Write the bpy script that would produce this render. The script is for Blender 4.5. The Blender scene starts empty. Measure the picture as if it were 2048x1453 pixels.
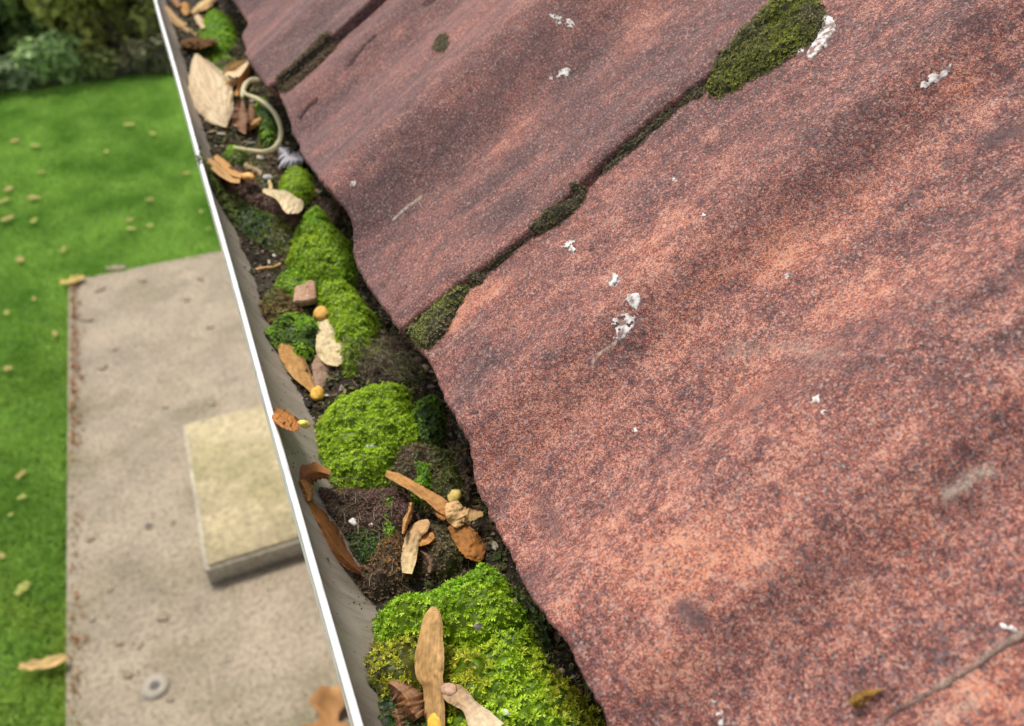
import bpy, bmesh, math, random
import numpy as np
from mathutils import Vector, Matrix
from mathutils.bvhtree import BVHTree

rng = np.random.default_rng(7)
random.seed(7)
SC = bpy.context.scene
COL = SC.collection

# ------------------------------------------------------------------ camera
# metres; Y runs along the gutter away from the camera, X up the roof, z = 0 is the top of the gutter lip
FPX = 1600.0                       # focal length in pixels of the 2048 px wide photograph
_c = np.array([1024.0, 726.5]); _vp = np.array([145.0, -593.0])
_v = np.array([_vp[0] - _c[0], -(_vp[1] - _c[1])])
PHI = math.atan(_v[1] / FPX)
PSI = math.atan(-_v[0] * math.cos(PHI) / FPX)
FW = np.array([math.sin(PSI) * math.cos(PHI), math.cos(PSI) * math.cos(PHI), -math.sin(PHI)])
RT = np.array([math.cos(PSI), -math.sin(PSI), 0.0])
UP = np.cross(RT, FW)
CAM = np.array([-0.00322, 0.0, 0.21859])
cd = bpy.data.cameras.new("camera")
cam = bpy.data.objects.new("camera", cd); COL.objects.link(cam); SC.camera = cam
cd.sensor_width = 36.0; cd.lens = FPX / 2048 * 36.0
cd.clip_start = 0.01; cd.clip_end = 400
cam.matrix_world = Matrix(((RT[0], UP[0], -FW[0], CAM[0]), (RT[1], UP[1], -FW[1], CAM[1]),
                           (RT[2], UP[2], -FW[2], CAM[2]), (0, 0, 0, 1)))
cd.dof.use_dof = True; cd.dof.focus_distance = 0.27; cd.dof.aperture_fstop = 15.0

# ------------------------------------------------------------------ light
SUN_EL, SUN_AZ = math.radians(60), math.radians(-14)      # azimuth measured from +Y towards +X
w = bpy.data.worlds.new("World"); SC.world = w; w.use_nodes = True
nt = w.node_tree; bg = nt.nodes["Background"]
sky = nt.nodes.new("ShaderNodeTexSky"); sky.sky_type = 'NISHITA'; sky.sun_disc = False
sky.sun_elevation = SUN_EL; sky.sun_rotation = SUN_AZ
sky.air_density = 1.0; sky.dust_density = 3.0; sky.ozone_density = 1.0
hs = nt.nodes.new("ShaderNodeHueSaturation"); hs.inputs['Saturation'].default_value = 0.35
nt.links.new(sky.outputs[0], hs.inputs['Color']); nt.links.new(hs.outputs[0], bg.inputs[0])
bg.inputs[1].default_value = 0.14
sd = bpy.data.lights.new("sun", 'SUN'); sun = bpy.data.objects.new("sun", sd); COL.objects.link(sun)
sd.energy = 2.5; sd.angle = math.radians(11); sd.color = (1.0, 0.96, 0.90)
sdir = Vector((math.sin(SUN_AZ) * math.cos(SUN_EL), math.cos(SUN_AZ) * math.cos(SUN_EL), math.sin(SUN_EL)))
sun.rotation_euler = sdir.to_track_quat('Z', 'Y').to_euler(); sun.location = (-1, 1, 3)
SC.view_settings.view_transform = 'Standard'; SC.view_settings.look = 'None'
SC.view_settings.exposure = 0.62; SC.view_settings.gamma = 1.0

# ------------------------------------------------------------------ helpers
def ray(px, py):
    d = FW * FPX + RT * (px - 1024.0) + UP * (726.5 - py)
    return d / np.linalg.norm(d)
def on_z(px, py, z):
    d = ray(px, py); return CAM + d * ((z - CAM[2]) / d[2])
GZ = -2.38
def gnd(px, py): return on_z(px, py, GZ)

def _h(i, j, k):
    n = (i * 374761393 + j * 668265263 + k * 1274126177) & 0xffffffff
    n = ((n ^ (n >> 13)) * 1274126177) & 0xffffffff
    return ((n ^ (n >> 16)) & 0xffff) / 65535.0
def vnoise(x, y, z=0.0):
    x = np.asarray(x, float); y = np.asarray(y, float); z = np.zeros_like(x) + z
    xi = np.floor(x).astype(np.int64); yi = np.floor(y).astype(np.int64); zi = np.floor(z).astype(np.int64)
    fx = x - xi; fy = y - yi; fz = z - zi
    fx = fx * fx * (3 - 2 * fx); fy = fy * fy * (3 - 2 * fy); fz = fz * fz * (3 - 2 * fz)
    r = 0
    for a in (0, 1):
        wa = fx if a else 1 - fx
        for b in (0, 1):
            wb = fy if b else 1 - fy
            for c in (0, 1):
                r = r + wa * wb * (fz if c else 1 - fz) * _h(xi + a, yi + b, zi + c)
    return r * 2 - 1
def fbm(x, y, z=0.0, o=4):
    r = 0; a = 1.0; f = 1.0
    for k in range(o):
        r = r + a * vnoise(np.asarray(x) * f + 17 * k, np.asarray(y) * f - 9 * k, z * f + 3 * k); a *= 0.5; f *= 2.03
    return r / 1.9

def interp_smooth(x, xs, ys):
    xs = np.asarray(xs, float); ys = np.asarray(ys, float)
    o = np.argsort(xs); xs = xs[o]; ys = ys[o]
    x = np.clip(x, xs[0], xs[-1]); i = np.clip(np.searchsorted(xs, x) - 1, 0, len(xs) - 2)
    t = (x - xs[i]) / (xs[i + 1] - xs[i]); t = t * t * (3 - 2 * t)
    return ys[i] * (1 - t) + ys[i + 1] * t

def mesh_obj(name, v, f, mat, parent=None, smooth=True, cols=None, attrs=None):
    """v: (n,3) array, f: list of tuples or (m,3|4) array"""
    me = bpy.data.meshes.new(name)
    v = np.asarray(v, np.float32)
    if isinstance(f, np.ndarray):
        m, k = f.shape
        me.vertices.add(len(v)); me.vertices.foreach_set("co", v.ravel())
        me.loops.add(m * k); me.loops.foreach_set("vertex_index", f.astype(np.int32).ravel())
        me.polygons.add(m)
        me.polygons.foreach_set("loop_start", np.arange(0, m * k, k, dtype=np.int32))
        me.polygons.foreach_set("loop_total", np.full(m, k, dtype=np.int32))
        me.update(calc_edges=True); me.validate()
    else:
        me.from_pydata([tuple(map(float, p)) for p in v], [], f)
    if smooth: me.polygons.foreach_set("use_smooth", [True] * len(me.polygons))
    if cols is not None:
        ca = me.color_attributes.new("Col", 'FLOAT_COLOR', 'POINT')
        c4 = np.ones((len(v), 4), np.float32); c4[:, :3] = cols; ca.data.foreach_set("color", c4.ravel())
    for k, a in (attrs or {}).items():
        at = me.attributes.new(k, 'FLOAT', 'POINT'); at.data.foreach_set("value", np.asarray(a, np.float32))
    for m in (mat if isinstance(mat, (list, tuple)) else [mat]): me.materials.append(m)
    ob = bpy.data.objects.new(name, me); COL.objects.link(ob)
    if parent is not None: ob.parent = parent
    return ob
def tag(o, label=None, cat=None, group=None, kind=None):
    if label: o["label"] = label
    if cat: o["category"] = cat
    if group: o["group"] = group
    if kind: o["kind"] = kind
    return o
def thing(name, loc, label, cat, group=None):
    o = bpy.data.objects.new(name, None); COL.objects.link(o); o.location = loc
    o.empty_display_size = 0.01
    return tag(o, label, cat, group)
def part(name, v, f, mat, parent, **k):
    v = np.asarray(v, float) - np.array(parent.location)[None]
    return mesh_obj(name, v, f, mat, parent, **k)
def grid_faces(n, m, off=0, wrap=False):
    """n rows x m cols"""
    i, j = np.meshgrid(np.arange(n - 1), np.arange(m if wrap else m - 1), indexing='ij')
    j2 = (j + 1) % m
    a = i * m + j; b = i * m + j2; c = (i + 1) * m + j2; d = (i + 1) * m + j
    return np.stack([a, b, c, d], -1).reshape(-1, 4) + off
def box(x0, x1, y0, y1, z0, z1):
    v = [(x, y, z) for z in (z0, z1) for y in (y0, y1) for x in (x0, x1)]
    f = [(0, 2, 3, 1), (4, 5, 7, 6), (0, 1, 5, 4), (2, 6, 7, 3), (0, 4, 6, 2), (1, 3, 7, 5)]
    return np.array(v, float), np.array(f)
def bevel(ob, wd, seg=2):
    m = ob.modifiers.new("bevel", 'BEVEL'); m.width = wd; m.segments = seg; m.limit_method = 'ANGLE'

# ------------------------------------------------------------------ materials
def mat(name):
    m = bpy.data.materials.new(name); m.use_nodes = True
    return m, m.node_tree, m.node_tree.nodes["Principled BSDF"]
def N(nt, t, **kw):
    n = nt.nodes.new(t)
    for k, v in kw.items():
        if hasattr(n, k): setattr(n, k, v)
        else: n.inputs[k].default_value = v
    return n
def ramp(nt, fac, stops, interp='LINEAR'):
    r = nt.nodes.new("ShaderNodeValToRGB"); r.color_ramp.interpolation = interp
    e = r.color_ramp.elements
    while len(e) < len(stops): e.new(0.5)
    for el, (p, c) in zip(e, stops):
        el.position = p; el.color = (c[0], c[1], c[2], 1)
    nt.links.new(fac, r.inputs[0]); return r.outputs[0]
def mix(nt, a, b, fac, mode='MIX'):
    m = nt.nodes.new("ShaderNodeMix"); m.data_type = 'RGBA'; m.blend_type = mode
    for s, v in ((m.inputs[0], fac), (m.inputs[6], a), (m.inputs[7], b)):
        if isinstance(v, bpy.types.NodeSocket): nt.links.new(v, s)
        elif isinstance(v, tuple): s.default_value = (*v, 1)
        else: s.default_value = v
    return m.outputs[2]
def mth(nt, op, a, b=0.0, clamp=False):
    m = nt.nodes.new("ShaderNodeMath"); m.operation = op; m.use_clamp = clamp
    for s, v in ((m.inputs[0], a), (m.inputs[1], b)):
        if isinstance(v, bpy.types.NodeSocket): nt.links.new(v, s)
        else: s.default_value = v
    return m.outputs[0]
def noise(nt, scale, detail=3, rough=0.55, stretch=None, dist=0.0):
    tc = nt.nodes.new("ShaderNodeNewGeometry")
    src = tc.outputs['Position']
    if stretch:
        mp = nt.nodes.new("ShaderNodeMapping"); mp.inputs['Scale'].default_value = stretch
        nt.links.new(src, mp.inputs[0]); src = mp.outputs[0]
    n = nt.nodes.new("ShaderNodeTexNoise"); n.inputs['Scale'].default_value = scale
    n.inputs['Detail'].default_value = detail; n.inputs['Roughness'].default_value = rough
    n.inputs['Distortion'].default_value = dist
    nt.links.new(src, n.inputs['Vector']); return n.outputs[0]
def bump(nt, bsdf, h, strength, dist):
    b = nt.nodes.new("ShaderNodeBump"); b.inputs['Strength'].default_value = strength
    b.inputs['Distance'].default_value = dist
    nt.links.new(h, b.inputs['Height']); nt.links.new(b.outputs[0], bsdf.inputs['Normal'])
def attr(nt, name):
    a = nt.nodes.new("ShaderNodeAttribute"); a.attribute_name = name; return a

# tile: sanded concrete, terracotta grains over purple-grey matrix
def make_tile_mat():
    m, nt, b = mat("sanded_tile")
    red = attr(nt, "red").outputs['Fac']; dirt_shade = attr(nt, "dirt_shade").outputs['Fac']; pale = attr(nt, "pale").outputs['Fac']
    coarse = attr(nt, "coarse").outputs['Fac']
    g1 = noise(nt, 1150, 2, 0.65); g2 = noise(nt, 2600, 1, 0.5); g3 = noise(nt, 430, 3, 0.65)
    g4 = noise(nt, 60, 4, 0.6, (1, 2.2, 1)); g5 = noise(nt, 150, 3, 0.6)
    def ctr(s, k): return mth(nt, 'MULTIPLY', mth(nt, 'SUBTRACT', s, 0.5), k)
    fine = mth(nt, 'ADD', ctr(g1, 1.75), ctr(g2, 2.1))
    crs = mth(nt, 'MULTIPLY', mth(nt, 'ADD', ctr(g3, 1.55), ctr(g5, 1.4)), coarse)
    s = mth(nt, 'ADD', mth(nt, 'ADD', fine, crs), ctr(g4, 0.9))
    s = mth(nt, 'ADD', s, ctr(red, 0.75))
    s = mth(nt, 'ADD', s, 0.47)
    purple = ramp(nt, s, [(0.0, (0.048, 0.022, 0.020)), (0.28, (0.105, 0.046, 0.042)), (0.52, (0.185, 0.077, 0.066)),
                          (0.76, (0.290, 0.132, 0.106)), (1.0, (0.410, 0.250, 0.200))])
    orange = ramp(nt, s, [(0.0, (0.056, 0.021, 0.020)), (0.26, (0.122, 0.036, 0.027)), (0.50, (0.235, 0.062, 0.037)),
                          (0.76, (0.355, 0.110, 0.062)), (1.0, (0.460, 0.215, 0.135))])
    c = mix(nt, purple, orange, mth(nt, 'MULTIPLY', mth(nt, 'ADD', red, ctr(g5, 0.5)), 1.0, True))
    vo = nt.nodes.new("ShaderNodeTexVoronoi"); vo.inputs['Scale'].default_value = 1500
    ge = nt.nodes.new("ShaderNodeNewGeometry"); nt.links.new(ge.outputs['Position'], vo.inputs['Vector'])
    sp_ = nt.nodes.new("ShaderNodeSeparateColor"); nt.links.new(vo.outputs['Color'], sp_.inputs[0])
    c = mix(nt, c, (0.20, 0.155, 0.15), ramp(nt, sp_.outputs[0], [(0.80, (0, 0, 0)), (0.86, (0.40,) * 3)]))
    c = mix(nt, c, (0.44, 0.31, 0.25), ramp(nt, sp_.outputs[1], [(0.94, (0, 0, 0)), (0.96, (0.4,) * 3)]))
    c = mix(nt, c, (0.06, 0.05, 0.055), ramp(nt, sp_.outputs[2], [(0.86, (0, 0, 0)), (0.90, (0.6,) * 3)]))
    c = mix(nt, c, (0.50, 0.44, 0.34), mth(nt, 'MULTIPLY', pale, mth(nt, 'ADD', 0.75, ctr(g1, 1.5)), True))
    dk = mth(nt, 'MULTIPLY', mth(nt, 'SUBTRACT', mth(nt, 'ADD', mth(nt, 'ADD', mth(nt, 'MULTIPLY', dirt_shade, 1.15), ctr(g1, 1.3)), ctr(g3, 1.3)), 0.40), 1.25, True)
    dk = mth(nt, 'MULTIPLY', dk, mth(nt, 'MULTIPLY', dirt_shade, 2.2, True))
    c = mix(nt, c, (0.070, 0.042, 0.042), dk)  # stains, cracks and the painted shade bands of the rolls
    nt.links.new(c, b.inputs['Base Color'])
    b.inputs['Roughness'].default_value = 0.82
    b.inputs['Specular IOR Level'].default_value = 0.35
    bump(nt, b, mth(nt, 'ADD', fine, crs), 0.4, 0.00028)
    return m
M_TILE = make_tile_mat()

def make_attr_mat(name, rough=0.6, transl=0.25, bscale=None, bstr=0.3, bdist=0.0003, spec=0.35, mottle=None):
    m, nt, b = mat(name)
    c = attr(nt, "Col").outputs['Color']
    if mottle:
        n = noise(nt, mottle[0], 3, 0.6, mottle[2] if len(mottle) > 2 else None)
        k = ramp(nt, n, [(0.25, (1 - mottle[1],) * 3), (0.7, (1 + mottle[1] * 0.35,) * 3)])
        c = mix(nt, c, k, 1.0, 'MULTIPLY')
    nt.links.new(c, b.inputs['Base Color'])
    b.inputs['Roughness'].default_value = rough; b.inputs['Specular IOR Level'].default_value = spec
    if bscale: bump(nt, b, noise(nt, bscale, 3), bstr, bdist)
    if transl > 0:
        tr = nt.nodes.new("ShaderNodeBsdfTranslucent"); nt.links.new(c, tr.inputs[0])
        mx = nt.nodes.new("ShaderNodeMixShader"); mx.inputs[0].default_value = transl
        out = nt.nodes["Material Output"]
        nt.links.new(b.outputs[0], mx.inputs[1]); nt.links.new(tr.outputs[0], mx.inputs[2])
        nt.links.new(mx.outputs[0], out.inputs[0])
    return m
M_MOSS = make_attr_mat("moss_shoots", 0.5, 0.35)
M_DRY = make_attr_mat("dry_moss", 0.85, 0.1)
M_LEAF = make_attr_mat("dead_leaf", 0.8, 0.42, 900, 0.3, 0.0002, 0.2, (600, 0.30))
M_NUT = make_attr_mat("nutlet", 0.7, 0.0, 700, 0.5, 0.0004, 0.3, (420, 0.45))
M_SOIL = make_attr_mat("soil", 0.95, 0.0, 800, 0.8, 0.0008, 0.2, (500, 0.5))
M_GRASS = make_attr_mat("grass_blades", 0.55, 0.35)
M_BUSH = make_attr_mat("shrub_leaves", 0.55, 0.25)
M_BARK = make_attr_mat("bark", 0.9, 0.0, 600, 0.8, 0.0008, 0.2, (700, 0.5))
def make_dropping():
    m, nt, b = mat("chalky_white")
    n = noise(nt, 420, 3); c = ramp(nt, n, [(0.40, (0.20, 0.13, 0.11)), (0.50, (0.46, 0.42, 0.39)), (0.64, (0.66, 0.63, 0.59))])
    nt.links.new(c, b.inputs['Base Color']); b.inputs['Roughness'].default_value = 0.9
    bump(nt, b, n, 0.15, 0.0002); return m
M_DROP = make_dropping()
def make_rim():
    m, nt, b = mat("white_plastic")
    n = noise(nt, 90, 4, 0.6); c = ramp(nt, n, [(0.25, (0.50, 0.50, 0.48)), (0.5, (0.72, 0.72, 0.71))])
    n2 = noise(nt, 700, 2, 0.6); c = mix(nt, c, (0.25, 0.25, 0.24), ramp(nt, n2, [(0.74, (0, 0, 0)), (0.78, (0.6, 0.6, 0.6))]))
    nt.links.new(c, b.inputs['Base Color']); b.inputs['Roughness'].default_value = 0.3; return m
M_RIM = make_rim()
def make_channel():
    m, nt, b = mat("dirty_plastic")
    n = noise(nt, 45, 5, 0.65, (1, 1, 0.25)); n2 = noise(nt, 420, 3, 0.6); n3 = noise(nt, 110, 5, 0.7, (0.35, 2.0, 0.25))
    c = ramp(nt, n, [(0.25, (0.20, 0.165, 0.125)), (0.5, (0.275, 0.235, 0.185)), (0.75, (0.37, 0.315, 0.255))])
    c = mix(nt, c, (0.13, 0.105, 0.062), ramp(nt, n3, [(0.48, (0, 0, 0)), (0.70, (0.75, 0.75, 0.75))]))
    c = mix(nt, c, (0.42, 0.38, 0.33), ramp(nt, n2, [(0.66, (0, 0, 0)), (0.76, (0.6, 0.6, 0.6))]))
    c = mix(nt, c, (0.05, 0.04, 0.03), ramp(nt, noise(nt, 230, 3), [(0.70, (0, 0, 0)), (0.76, (0.8, 0.8, 0.8))]))
    nt.links.new(c, b.inputs['Base Color']); b.inputs['Roughness'].default_value = 0.6
    bump(nt, b, n2, 0.25, 0.0003); return m
M_CHAN = make_channel()
def make_concrete(name, base, algae, sc=1.0, am=0.6):
    m, nt, b = mat(name)
    n = noise(nt, 3.0 * sc, 5, 0.65); g = noise(nt, 55, 3, 0.7); g2 = noise(nt, 160, 2, 0.6)
    lo = tuple(x * 0.72 for x in base); hi = tuple(min(1, x * 1.22) for x in base)
    c = ramp(nt, n, [(0.3, lo), (0.5, base), (0.72, hi)])
    al = noise(nt, 1.7 * sc, 4, 0.6, (1, 1.3, 1))
    c = mix(nt, c, algae, mth(nt, 'MULTIPLY', ramp(nt, al, [(0.48, (0, 0, 0)), (0.68, (1, 1, 1))]), am))
    c = mix(nt, c, ramp(nt, g, [(0.32, (0.50,) * 3), (0.5, (1.0,) * 3), (0.70, (1.35,) * 3)]), 0.8, 'MULTIPLY')
    c = mix(nt, c, ramp(nt, g2, [(0.3, (0.7,) * 3), (0.7, (1.2,) * 3)]), 0.6, 'MULTIPLY')
    nt.links.new(c, b.inputs['Base Color']); b.inputs['Roughness'].default_value = 0.9
    bump(nt, b, g, 0.5, 0.004); return m
M_PATH = make_concrete("path_concrete", (0.262, 0.212, 0.148), (0.150, 0.126, 0.068), 1.3, 0.8)
M_SLAB = make_concrete("slab_concrete", (0.37, 0.305, 0.175), (0.225, 0.195, 0.085), 1.6, 0.8)
def plain(name, c, rough=0.8, sc=30, var=0.25, stretch=None, bd=0.002):
    m, nt, b = mat(name); n = noise(nt, sc, 4, 0.6, stretch)
    cc = ramp(nt, n, [(0.28, tuple(x * (1 - var) for x in c)), (0.72, tuple(min(1, x * (1 + var)) for x in c))])
    nt.links.new(cc, b.inputs['Base Color']); b.inputs['Roughness'].default_value = rough
    bump(nt, b, n, 0.4, bd); return m
M_EDGE = plain("terracotta_edging", (0.33, 0.20, 0.11), 0.85, 25, 0.55)
M_LAWNB = plain("lawn_soil", (0.06, 0.12, 0.02), 0.95, 14, 0.4)
M_BED = plain("bed_soil", (0.035, 0.028, 0.020), 0.95, 20, 0.4)
M_HOLE = plain("drain_dark", (0.02, 0.018, 0.016), 0.6, 60, 0.3)
M_RING = plain("drain_rim", (0.27, 0.235, 0.18), 0.7, 60, 0.2)
M_WOOD = plain("painted_board", (0.75, 0.74, 0.71), 0.5, 12, 0.08, (1, 0.1, 1))
def make_brick():
    m, nt, b = mat("wall_brick")
    g = nt.nodes.new("ShaderNodeNewGeometry"); mp = nt.nodes.new("ShaderNodeMapping")
    mp.inputs['Rotation'].default_value = (math.radians(90), 0, math.radians(90)); nt.links.new(g.outputs[0], mp.inputs[0])
    br = nt.nodes.new("ShaderNodeTexBrick"); br.inputs['Scale'].default_value = 4.4
    br.inputs['Color1'].default_value = (0.33, 0.13, 0.08, 1); br.inputs['Color2'].default_value = (0.25, 0.10, 0.07, 1)
    br.inputs['Mortar'].default_value = (0.4, 0.37, 0.32, 1); br.inputs['Mortar Size'].default_value = 0.018
    sx = nt.nodes.new("ShaderNodeSeparateXYZ"); nt.links.new(g.outputs[0], sx.inputs[0])
    cx = nt.nodes.new("ShaderNodeCombineXYZ"); nt.links.new(sx.outputs[1], cx.inputs[0]); nt.links.new(sx.outputs[2], cx.inputs[1])
    nt.links.new(cx.outputs[0], br.inputs[0]); nt.links.new(br.outputs[0], b.inputs['Base Color'])
    b.inputs['Roughness'].default_value = 0.85; return m
M_BRICK = make_brick()

# ------------------------------------------------------------------ ground, path, lawn
v, f = box(-60, 60, -60, 80, GZ - 0.5, GZ - 0.03); tag(mesh_obj("ground", v, f, M_LAWNB, smooth=False), kind='structure')
PX0, PY1 = -0.86, 4.60
n = 120
v, f = box(PX0, 1.2, -6, PY1, GZ - 0.15, GZ)
tag(mesh_obj("path", v, f, M_PATH, smooth=False), kind='structure')
# thin edging strip between lawn and path (two runs, one mesh)
def strip(pts, wd, z0, z1):
    pts = [np.array(p, float) for p in pts]; vs = []
    for i, p in enumerate(pts):
        d = pts[min(i + 1, len(pts) - 1)] - pts[max(i - 1, 0)]; d /= np.linalg.norm(d); nn = np.array([-d[1], d[0]])
        for s, z in ((-1, z0), (-1, z1), (1, z1), (1, z0)):
            q = p + nn * s * wd / 2 * (1 + 0.25 * rng.standard_normal()); vs.append((q[0], q[1], z))
    return np.array(vs), grid_faces(len(pts), 4, wrap=True)
# soil of the planting bed behind the lawn
v, f = box(-12, 8, 8.07, 14, GZ - 0.1, GZ + 0.03); tag(mesh_obj("planting_soil", v, f, M_BED, smooth=False), kind='structure')

def blades(px, py, h, wd, lean, c0, c1, zb):
    """grass blades as bent 3-vertex-pair strips; returns v,f,cols"""
    n = len(px); a = rng.uniform(0, 2 * np.pi, n); b = a + rng.uniform(-1, 1, n)
    dx, dy = np.cos(a), np.sin(a); lx, ly = np.cos(b) * lean, np.sin(b) * lean
    V = np.zeros((n, 5, 3)); wv = wd / 2
    for k, (t, s) in enumerate(((0, 1), (0, -1), (0.55, 0.8), (0.55, -0.8), (1, 0))):
        V[:, k, 0] = px + dx * wv * s + lx * t * t * h; V[:, k, 1] = py + dy * wv * s + ly * t * t * h
        V[:, k, 2] = zb + h * t * (1 - 0.35 * lean * t)
    i = np.arange(n)[:, None] * 5
    F = np.concatenate([i + np.array([[0, 1, 3]]), i + np.array([[0, 3, 2]]), i + np.array([[2, 3, 4]])], 0)
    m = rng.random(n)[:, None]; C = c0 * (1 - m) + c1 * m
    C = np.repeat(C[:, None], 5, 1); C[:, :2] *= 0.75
    return V.reshape(-1, 3), F, C.reshape(-1, 3)
nb = 230000
gx = rng.uniform(-2.6, 0.5, nb * 2); gy = 1.0 + 7.1 * rng.random(nb * 2) ** 1.25
ex = PX0 + 0.012 + 0.03 * vnoise(gy * 6, gy * 0 + 3)
keep = ((gx < ex) | (gy > PY1 - 0.01 + 0.03 * vnoise(gx * 6, gx * 0))) & (gx > -2.1 + 0 * gy) & (gx < 0.3 + 0 * gy)
gx, gy = gx[keep][:nb], gy[keep][:nb]
big = fbm(gx * 1.6, gy * 1.6, 2.0)
h = (0.030 + 0.020 * rng.random(len(gx))) * (1 + 0.5 * big)
lean = rng.uniform(0.2, 1.3, len(gx))
mm = np.clip(0.58 + big * 0.6 + 0.9 * fbm(gx * 5.5, gy * 4, 5.0), 0, 1)[:, None]
near = np.clip((4.6 - gy) / 2.5, 0, 1)[:, None]
yel = np.clip(fbm(gx * 2.3, gy * 2.3, 9.0) * 1.6 - 0.15, 0, 1)[:, None]
ca = np.array([0.17, 0.36, 0.035]); cb = np.array([0.36, 0.58, 0.10]); cy = np.array([0.50, 0.52, 0.06])
c = ca * (1 - mm) + cb * mm; c = c * (1 - 0.7 * yel * near) + cy * 0.7 * yel * near
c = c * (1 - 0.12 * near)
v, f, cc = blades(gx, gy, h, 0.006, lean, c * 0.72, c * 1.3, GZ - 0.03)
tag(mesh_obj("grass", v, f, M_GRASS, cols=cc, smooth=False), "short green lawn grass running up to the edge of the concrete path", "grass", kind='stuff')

# ------------------------------------------------------------------ raised slab cover, drain holes on the path
q = [gnd(370, 872), gnd(570, 832), gnd(640, 1132), gnd(425, 1180)]
x0 = (q[0][0] + q[3][0]) / 2; ys = (q[3][1] + 0.03, q[0][1] - 0.02)
t = thing("slab_cover", (x0 + 0.3, sum(ys) / 2, GZ), "raised pale concrete slab cover with green algae stains on the path beside the gutter", "slab cover")
ym = 0.53 * ys[1] + 0.47 * ys[0]
for (a, b_) in ((ys[0], ys[1]),):
    v, f = box(x0 + 0.015, x0 + 0.62, a + 0.012, b_ - 0.012, GZ + 0.055, GZ + 0.095)
    o = part("slab", v, f, M_SLAB, t, smooth=False); bevel(o, 0.006)
M_FRAME = make_concrete("cover_frame", (0.40, 0.36, 0.27), (0.26, 0.23, 0.13), 3, 0.4)
v, f = box(x0, x0 + 0.635, ys[0], ys[1], GZ - 0.02, GZ + 0.082)
o = part("frame", v, f, M_FRAME, t, smooth=False); bevel(o, 0.008)
def disc(c, r, z0, z1, n=28):
    a = np.linspace(0, 2 * np.pi, n, endpoint=False)
    v = [(c[0], c[1], z1)] + [(c[0] + r * math.cos(t), c[1] + r * math.sin(t), z1) for t in a] + [(c[0] + r * math.cos(t), c[1] + r * math.sin(t), z0) for t in a]
    f = [(0, 1 + i, 1 + (i + 1) % n) for i in range(n)] + [(1 + i, 1 + n + i, 1 + n + (i + 1) % n, 1 + (i + 1) % n) for i in range(n)]
    return np.array(v), f
def annulus(c, r0, r1, z0, z1, n=32):
    a = np.linspace(0, 2 * np.pi, n, endpoint=False); prof = [(r0, z0), (r0, z1), (r0 + 0.3 * (r1 - r0), z1 + 0.003), (r1, z1), (r1, z0)]
    v = np.array([[(c[0] + r * math.cos(t), c[1] + r * math.sin(t), z) for t in a] for r, z in prof]).reshape(-1, 3)
    return v, grid_faces(5, n, wrap=True)
for (px, py, r, lab) in ((311, 1374, 0.015, "round drain cap with dark centre hole and pale ring, low on the path"),
                         (297, 1053, 0.011, "small dark round drain hole in the path beside the slab cover")):
    c = gnd(px, py); t = thing("drain_cap", (c[0], c[1], GZ), lab, "drain")
    v, f = disc(c, r, GZ - 0.01, GZ + 0.004); part("hole", v, f, M_HOLE, t, smooth=False)
    v, f = annulus(c, r, r * (3.2 if r > 0.012 else 1.5), GZ - 0.01, GZ + 0.004); part("ring", v, f, M_RING if r > 0.012 else M_PATH, t)

# ------------------------------------------------------------------ small leaves on lawn and path
def flat_leaf(c, L, wd, ang, z, col, name, lab, group, curl=0.25, cat="leaf"):
    m_, k_ = 9, 5; V = []
    for i in range(m_):
        t = i / (m_ - 1); ww = wd * math.sin(math.pi * min(1, 0.10 + t * 0.82)) ** 0.5 * (1 + 0.25 * rng.standard_normal() * (0 < i < m_ - 1))
        for j in range(k_):
            s = j / (k_ - 1) * 2 - 1
            x = (t - 0.5) * L; y = s * ww / 2
            zz = curl * (abs(s) ** 1.5) * ww * 0.6 + curl * L * 0.5 * (2 * t - 1) ** 2 * 0.6 + 0.002
            V.append((x * math.cos(ang) - y * math.sin(ang), x * math.sin(ang) + y * math.cos(ang), zz))
    V = np.array(V); F = grid_faces(m_, k_)
    cols = np.array(col)[None] * (1 + 0.15 * rng.standard_normal((len(V), 1)))
    o = mesh_obj(name, V, F, M_LEAF, cols=np.clip(cols, 0, 1)); o.location = (c[0], c[1], z)
    m = o.modifiers.new("thickness", 'SOLIDIFY'); m.thickness = 0.0012
    return tag(o, lab, cat, group)
lawn = [(258,250,24),(305,268,20),(30,282,20),(70,292,22),(82,345,16),(213,304,14),(18,378,22),(68,396,28),(8,402,22),(15,438,26),
        (68,442,20),(372,347,16),(300,400,18),(402,424,16),(258,440,16),(262,458,22),(300,452,16),(418,458,12),(127,500,22),(40,520,26),
        (68,598,14),(110,668,20),(14,626,16),(16,738,18),(42,950,24),(44,995,18),(22,1030,12),(4,1112,20),(45,1178,34)]
Y_ = (0.44, 0.46, 0.12); T_ = (0.46, 0.38, 0.13)
for (px, py, s) in lawn:
    c = on_z(px, py, GZ + 0.015); D = np.linalg.norm(c - CAM); L = s / FPX * D * 0.8
    flat_leaf(c, L, L * rng.uniform(0.45, 0.75), rng.uniform(0, 3), GZ + 0.014, Y_ if rng.random() < 0.6 else T_, "fallen_leaf",
              "small yellow fallen leaf lying in the lawn grass", "fallen leaves on the lawn", 0.08)
c = on_z(90, 1330, GZ + 0.02)
flat_leaf(c, 0.155, 0.045, 2.95, GZ + 0.016, (0.66, 0.47, 0.20), "fallen_leaf", "long curled tan leaf on the lawn near the bottom left corner", "fallen leaves on the lawn", 0.4)
path = [(283,562,18),(232,538,34),(200,580,20),(175,640,22),(205,735,16),(374,600,14),(330,815,12),(400,558,16),(420,655,12),(180,1078,16),
        (325,1235,22),(240,1288,14),(185,1240,12),(280,1292,14),(255,1350,18),(345,1045,14),(390,1020,12),(230,700,12),(425,808,14),(220,1180,12),(340,1400,14)]
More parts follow.
